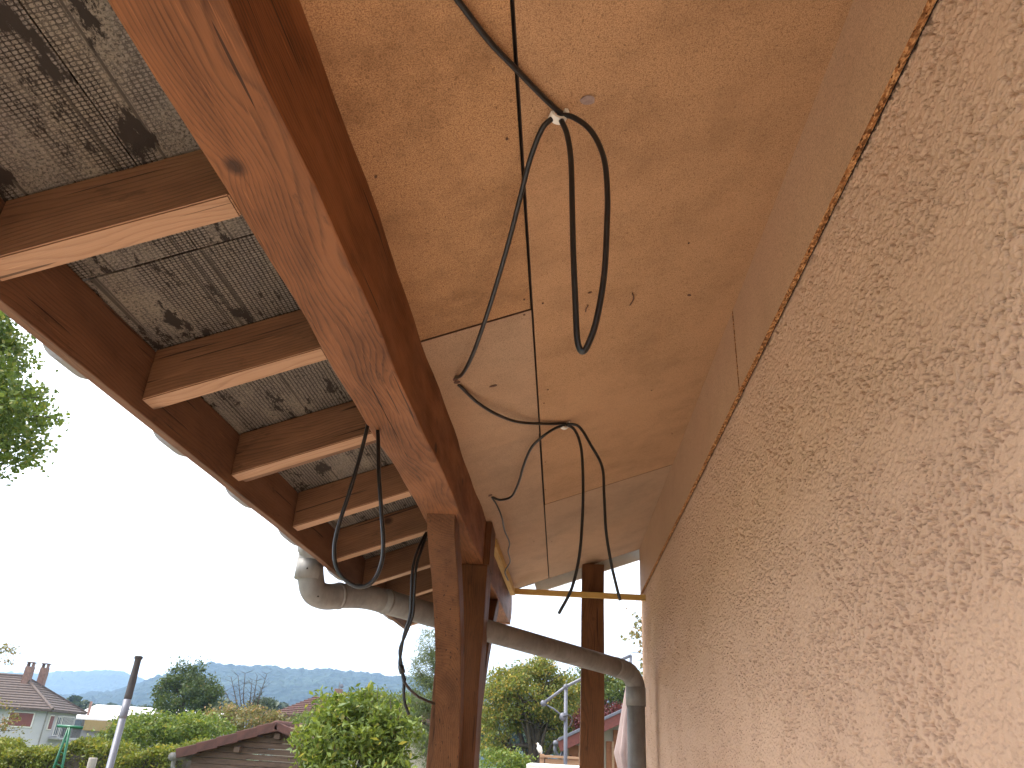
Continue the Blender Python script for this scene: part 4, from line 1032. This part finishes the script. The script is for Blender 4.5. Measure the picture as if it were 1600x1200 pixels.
sb = aY(146, 1184, 12)
sp_o = tube('stub_post', [Vector((sb.x - .02, sb.y, gz(sb.x, sb.y))), sb - Vector((0, 0, .3)), sb - Vector((0, 0, .01)), sb], [.062, .058, .062, .055], M['concrete'], None, 12)
tag(sp_o, 'short off white post standing before the hedge beside the leaning pole', 'post')

# ------------------------------------------------------------------ patio things
PZ = -.87
ps = thing('cantilever_parasol', 'folded dusty pink cantilever parasol on a grey angled frame beside the far post', 'parasol', tuple(aY(883, 1150, 12)[:2]) + (PZ,))
Yp = 12; mt = aY(884, 1073, Yp); mb = Vector((mt.x + .03, Yp, PZ)); aL = aY(849, 1099, Yp); aE = aY(986, 1024, Yp); hb = aY(880, 1120, Yp)
tube('mast', [mb, mt], .028, M['alu'], ps, 12)
tube('arm', [aL, mt, aY(935, 1047, Yp), aE], .022, M['alu'], ps, 10)
tube('joint', [aL - Vector((.0, .05, 0)), aL + Vector((0, .05, 0))], .042, M['alu'], ps, 14)
tube('joint', [mt - Vector((.0, .04, 0)), mt + Vector((0, .04, 0))], .036, M['alu'], ps, 14)
tube('strut', [aL, aY(866, 1108, Yp), hb], .012, M['alu'], ps, 8)
tube('crank_housing', [hb - Vector((0, .07, 0)), hb + Vector((0, .05, 0))], .055, M['alu'], ps, 18)
tube('crank_handle', smooth_pts([hb - Vector((0, .08, 0)), hb + Vector((.10, -.09, .02)), hb + Vector((.13, -.09, -.06)), hb + Vector((.08, -.09, -.14))], 4), .010, M['foam'], ps, 8)
bm = bmesh.new(); add_box(bm, (mb.x, mb.y, PZ + .05), (.9, .9, .09), None, .015); bm_out('base', bm, M['concrete'], ps)
# folded canopy: pleated cone hanging from the arm
ct = aY(984, 1062, Yp); cbm = bmesh.new(); rings = []; nseg = 40
prof = [(0, .03), (.06, .06), (.25, .10), (.55, .165), (.85, .225), (.98, .26), (1.1, .22), (1.28, .17), (1.45, .12)]
for (dz, rr) in prof:
    ring = []
    for i in range(nseg):
        a = 2 * math.pi * i / nseg; w = 1 + .28 * math.cos(a * 8 + dz * .8) + .08 * math.sin(a * 3)
        tail = .12 * math.sin(a * 4) * (dz > 1.05) * (dz - 1)
        ring.append(cbm.verts.new((ct.x + rr * w * math.cos(a) * .72, ct.y + rr * w * math.sin(a), ct.z - dz + tail)))
    rings.append(ring)
for a, b in zip(rings, rings[1:]):
    for i in range(nseg): cbm.faces.new((a[i], a[(i + 1) % nseg], b[(i + 1) % nseg], b[i]))
cbm.faces.new(rings[0])
bm_out('folded_canopy', cbm, M['fabric'], ps, True)
tube('hanger', [aE, ct + Vector((0, 0, .02)), ct - Vector((0, 0, 1.5))], .02, M['alu'], ps, 8)

# garden hut with tiled roof
hy = 18.0; hz = gz(0, 18)
hut = thing('garden_hut', 'small cream garden hut with brown doors and red tiled roof behind the far post', 'hut', (.8, hy, hz))
x0 = aY(886, 1160, hy).x; e0_ = aY(872, 1160, hy); e1_ = aY(985, 1108, hy)
slope = (e1_.z - e0_.z) / (e1_.x - e0_.x); x1 = e1_.x + 1.6
def zr_(x): return e0_.z + (x - e0_.x) * slope
V = [(x0, hy, hz), (x1, hy, hz), (x1, hy, zr_(x1) - .12), (x0, hy, zr_(x0) - .12)]; V += [(a, b + 3, c) for a, b, c in V]
mesh('wall', V, [(0, 1, 2, 3), (7, 6, 5, 4), (0, 3, 7, 4), (1, 5, 6, 2), (0, 4, 5, 1)], M['plaster_cream'], hut)
rf4 = tileroof('roof', (e0_.x, e0_.z), (x1 + .1, zr_(x1 + .1)), hy - .35, hy + 3.2, 9, hut, M['terracotta'])
beam('verge_board', (e0_.x + .02, hy - .37, zr_(e0_.x) - .09), (x1, hy - .37, zr_(x1) - .09), .04, .20, M['brick'], hut, bev=.005)
beam('verge_flashing', (e0_.x + .0, hy - .38, zr_(e0_.x) + .045), (x1, hy - .38, zr_(x1) + .045), .07, .06, M['alu'], hut, bev=.01)
bm = bmesh.new(); gx = e0_.x - .05
add_tube(bm, [(gx, hy - .4, e0_.z - .02), (gx, hy + 3, e0_.z - .02)], .06, 12)
add_tube(bm, smooth_pts([Vector((gx, hy - .3, e0_.z - .05)), Vector((gx, hy - .3, e0_.z - .18)), Vector((gx + .10, hy - .22, e0_.z - .30)), Vector((x0 - .05, hy - .08, e0_.z - .36)), Vector((x0 - .05, hy - .08, hz))], 4), .04, 10)
bm_out('gutter', bm, M['alu'], hut, True)
for pa, pb in ((889, 904), (947, 956), (958, 974)):
    a = aY(pa, 1168, hy).x; b = aY(pb, 1168, hy).x; zt = aY(pa, 1164 if pa < 940 else 1158, hy).z if pa < 950 else zr_(a) - .25
    dr = box('door', ((a + b) / 2, hy - .03, (zt + hz) / 2), (b - a, .06, zt - hz), M['doorbrown'], hut, None, .004)
    box('door_post', (b + .02, hy - .05, (zt + hz) / 2), (.05, .08, zt - hz), M['garden_wood'], dr, None, .004)

# short plank fence with white ornament
fy = 13.2; fz = PZ - .0
fn = thing('plank_fence', 'low fence of upright weathered planks between the rounded tree and the garden hut', 'fence', (aY(865, 1190, fy).x, fy, fz))
xa = aY(846, 1182, fy).x; xb = aY(905, 1182, fy).x; zt = aY(860, 1181, fy).z
for i in range(9):
    x = xa + .09 + (xb - xa - .1) * i / 8; box('plank', (x, fy, (zt + fz) / 2 - .02), (.065, .025, zt - fz - .04), M['garden_wood'], fn, None, .004)
box('post', (xa + .01, fy, (zt + fz) / 2 + .01), (.07, .07, zt - fz + .02), M['garden_wood'], fn, None, .004)
box('rail', ((xa + xb) / 2, fy - .03, zt - .01), (xb - xa + .04, .06, .035), M['garden_wood'], fn, None, .004)
# white bird ornament
bo = thing('bird_ornament', 'small white bird shaped ornament perched on the plank fence post', 'ornament', (xa + .01, fy, zt + .03))
bc = aY(843, 1170, fy)
bm = bmesh.new(); P = [bc + Vector((-.035, 0, .085)), bc + Vector((-.03, 0, .07)), bc + Vector((-.022, 0, .05)), bc + Vector((-.012, 0, .03)), bc + Vector((0, 0, .0)), bc + Vector((.018, 0, -.035)), bc + Vector((.03, 0, -.06)), bc + Vector((.04, 0, -.085))]
add_tube(bm, smooth_pts(P, 3), list(np.interp(np.linspace(0, 1, 22), [0, .12, .22, .32, .5, .7, .85, 1], [.004, .016, .020, .018, .042, .036, .018, .006])), 14)
bm_out('body', bm, M['white'], bo, True)
bm = bmesh.new(); add_tube(bm, [bc + Vector((0, 0, -.03)), Vector((xa + .01, fy, zt + .028))], .006, 6); bm_out('legs', bm, M['nail'], bo)
bm = bmesh.new(); b_ = bc + Vector((-.036, 0, .075)); add_tube(bm, [b_, b_ + Vector((-.03, 0, -.008))], [.005, .001], 6); bm_out('beak', bm, M['lath'], bo)

# table and chairs on the patio
ty = 8.3; tz = aY(870, 1195, ty).z; ta = aY(826, 1197, ty); tb = aY(935, 1199, ty)
tt = thing('garden_table', 'white garden table top seen edge on at the bottom, in front of the far post', 'table', ((ta.x + tb.x) / 2, ty, PZ))
tw = tb.x - ta.x
box('tabletop', ((ta.x + tb.x) / 2, ty - .1, tz - .02), (tw, .9, .04), M['white'], tt, None, .008)
for sx in (-1, 1):
    for sy_ in (-1, 1): box('leg', ((ta.x + tb.x) / 2 + sx * (tw / 2 - .06), ty - .1 + sy_ * .38, (tz - .04 + PZ) / 2), (.05, .05, tz - .04 - PZ), M['white'], tt, None, .004)
def chair(x, y, rz, tipz, label):
    t = thing('garden_chair', label, 'chair', (x, y, PZ), (0, 0, rz), 'wooden chairs at the white garden table')
    m = wm(t); hT = tipz - PZ; q = lambda a, b, c: m @ Vector((a, b, c))
    for s in (-1, 1):
        beam('stile', q(s * .21, .20, 0), q(s * .21, .30, hT), .035, .028, M['garden_wood'], t, up=(0, 1, 0), bev=.006)
        beam('leg', q(s * .20, -.20, 0), q(s * .20, -.20, .44), .035, .035, M['garden_wood'], t, up=(0, 1, 0), bev=.004)
        beam('armrest', q(s * .22, -.22, .64), q(s * .22, .25, .66), .05, .02, M['garden_wood'], t, bev=.005)
    bm = bmesh.new()
    for i in range(6): add_box(bm, (0, -.20 + i * .075, .45), (.42, .055, .018), None, .003)
    bm_out('seat', bm, M['garden_wood'], t, mw=m)
    bm = bmesh.new()
    for i in range(4): add_box(bm, (0, .255 + i * .012, .55 + i * .09), (.39, .016, .05), None, .003)
    bm_out('backrest', bm, M['garden_wood'], t, mw=m)
    return t
c = aY(828, 1188, 8.15); chair(c.x - .27, 8.15, math.pi / 2 - .0, c.z, 'wooden garden chair at the left end of the white table, only its back post showing')
c = aY(948, 1194, 8.2); chair(c.x + .27, 8.2, -math.pi / 2, c.z, 'wooden garden chair at the right end of the white table, right of the far post')

# ------------------------------------------------------------------ haze
bm = bmesh.new(); add_box(bm, (0, 0, 200), (6760, 6760, 434))
hz_ = bm_out('haze', bm, None); tag(hz_, kind='stuff')
hm = bpy.data.materials.new('haze'); hm.use_nodes = True; t = hm.node_tree; t.nodes.clear()
pv = t.nodes.new('ShaderNodeVolumePrincipled'); pv.inputs['Color'].default_value = (.48, .69, 1, 1); pv.inputs['Density'].default_value = .00034; pv.inputs['Anisotropy'].default_value = .3
oo = t.nodes.new('ShaderNodeOutputMaterial'); t.links.new(pv.outputs[0], oo.inputs['Volume']); hz_.data.materials.append(hm)
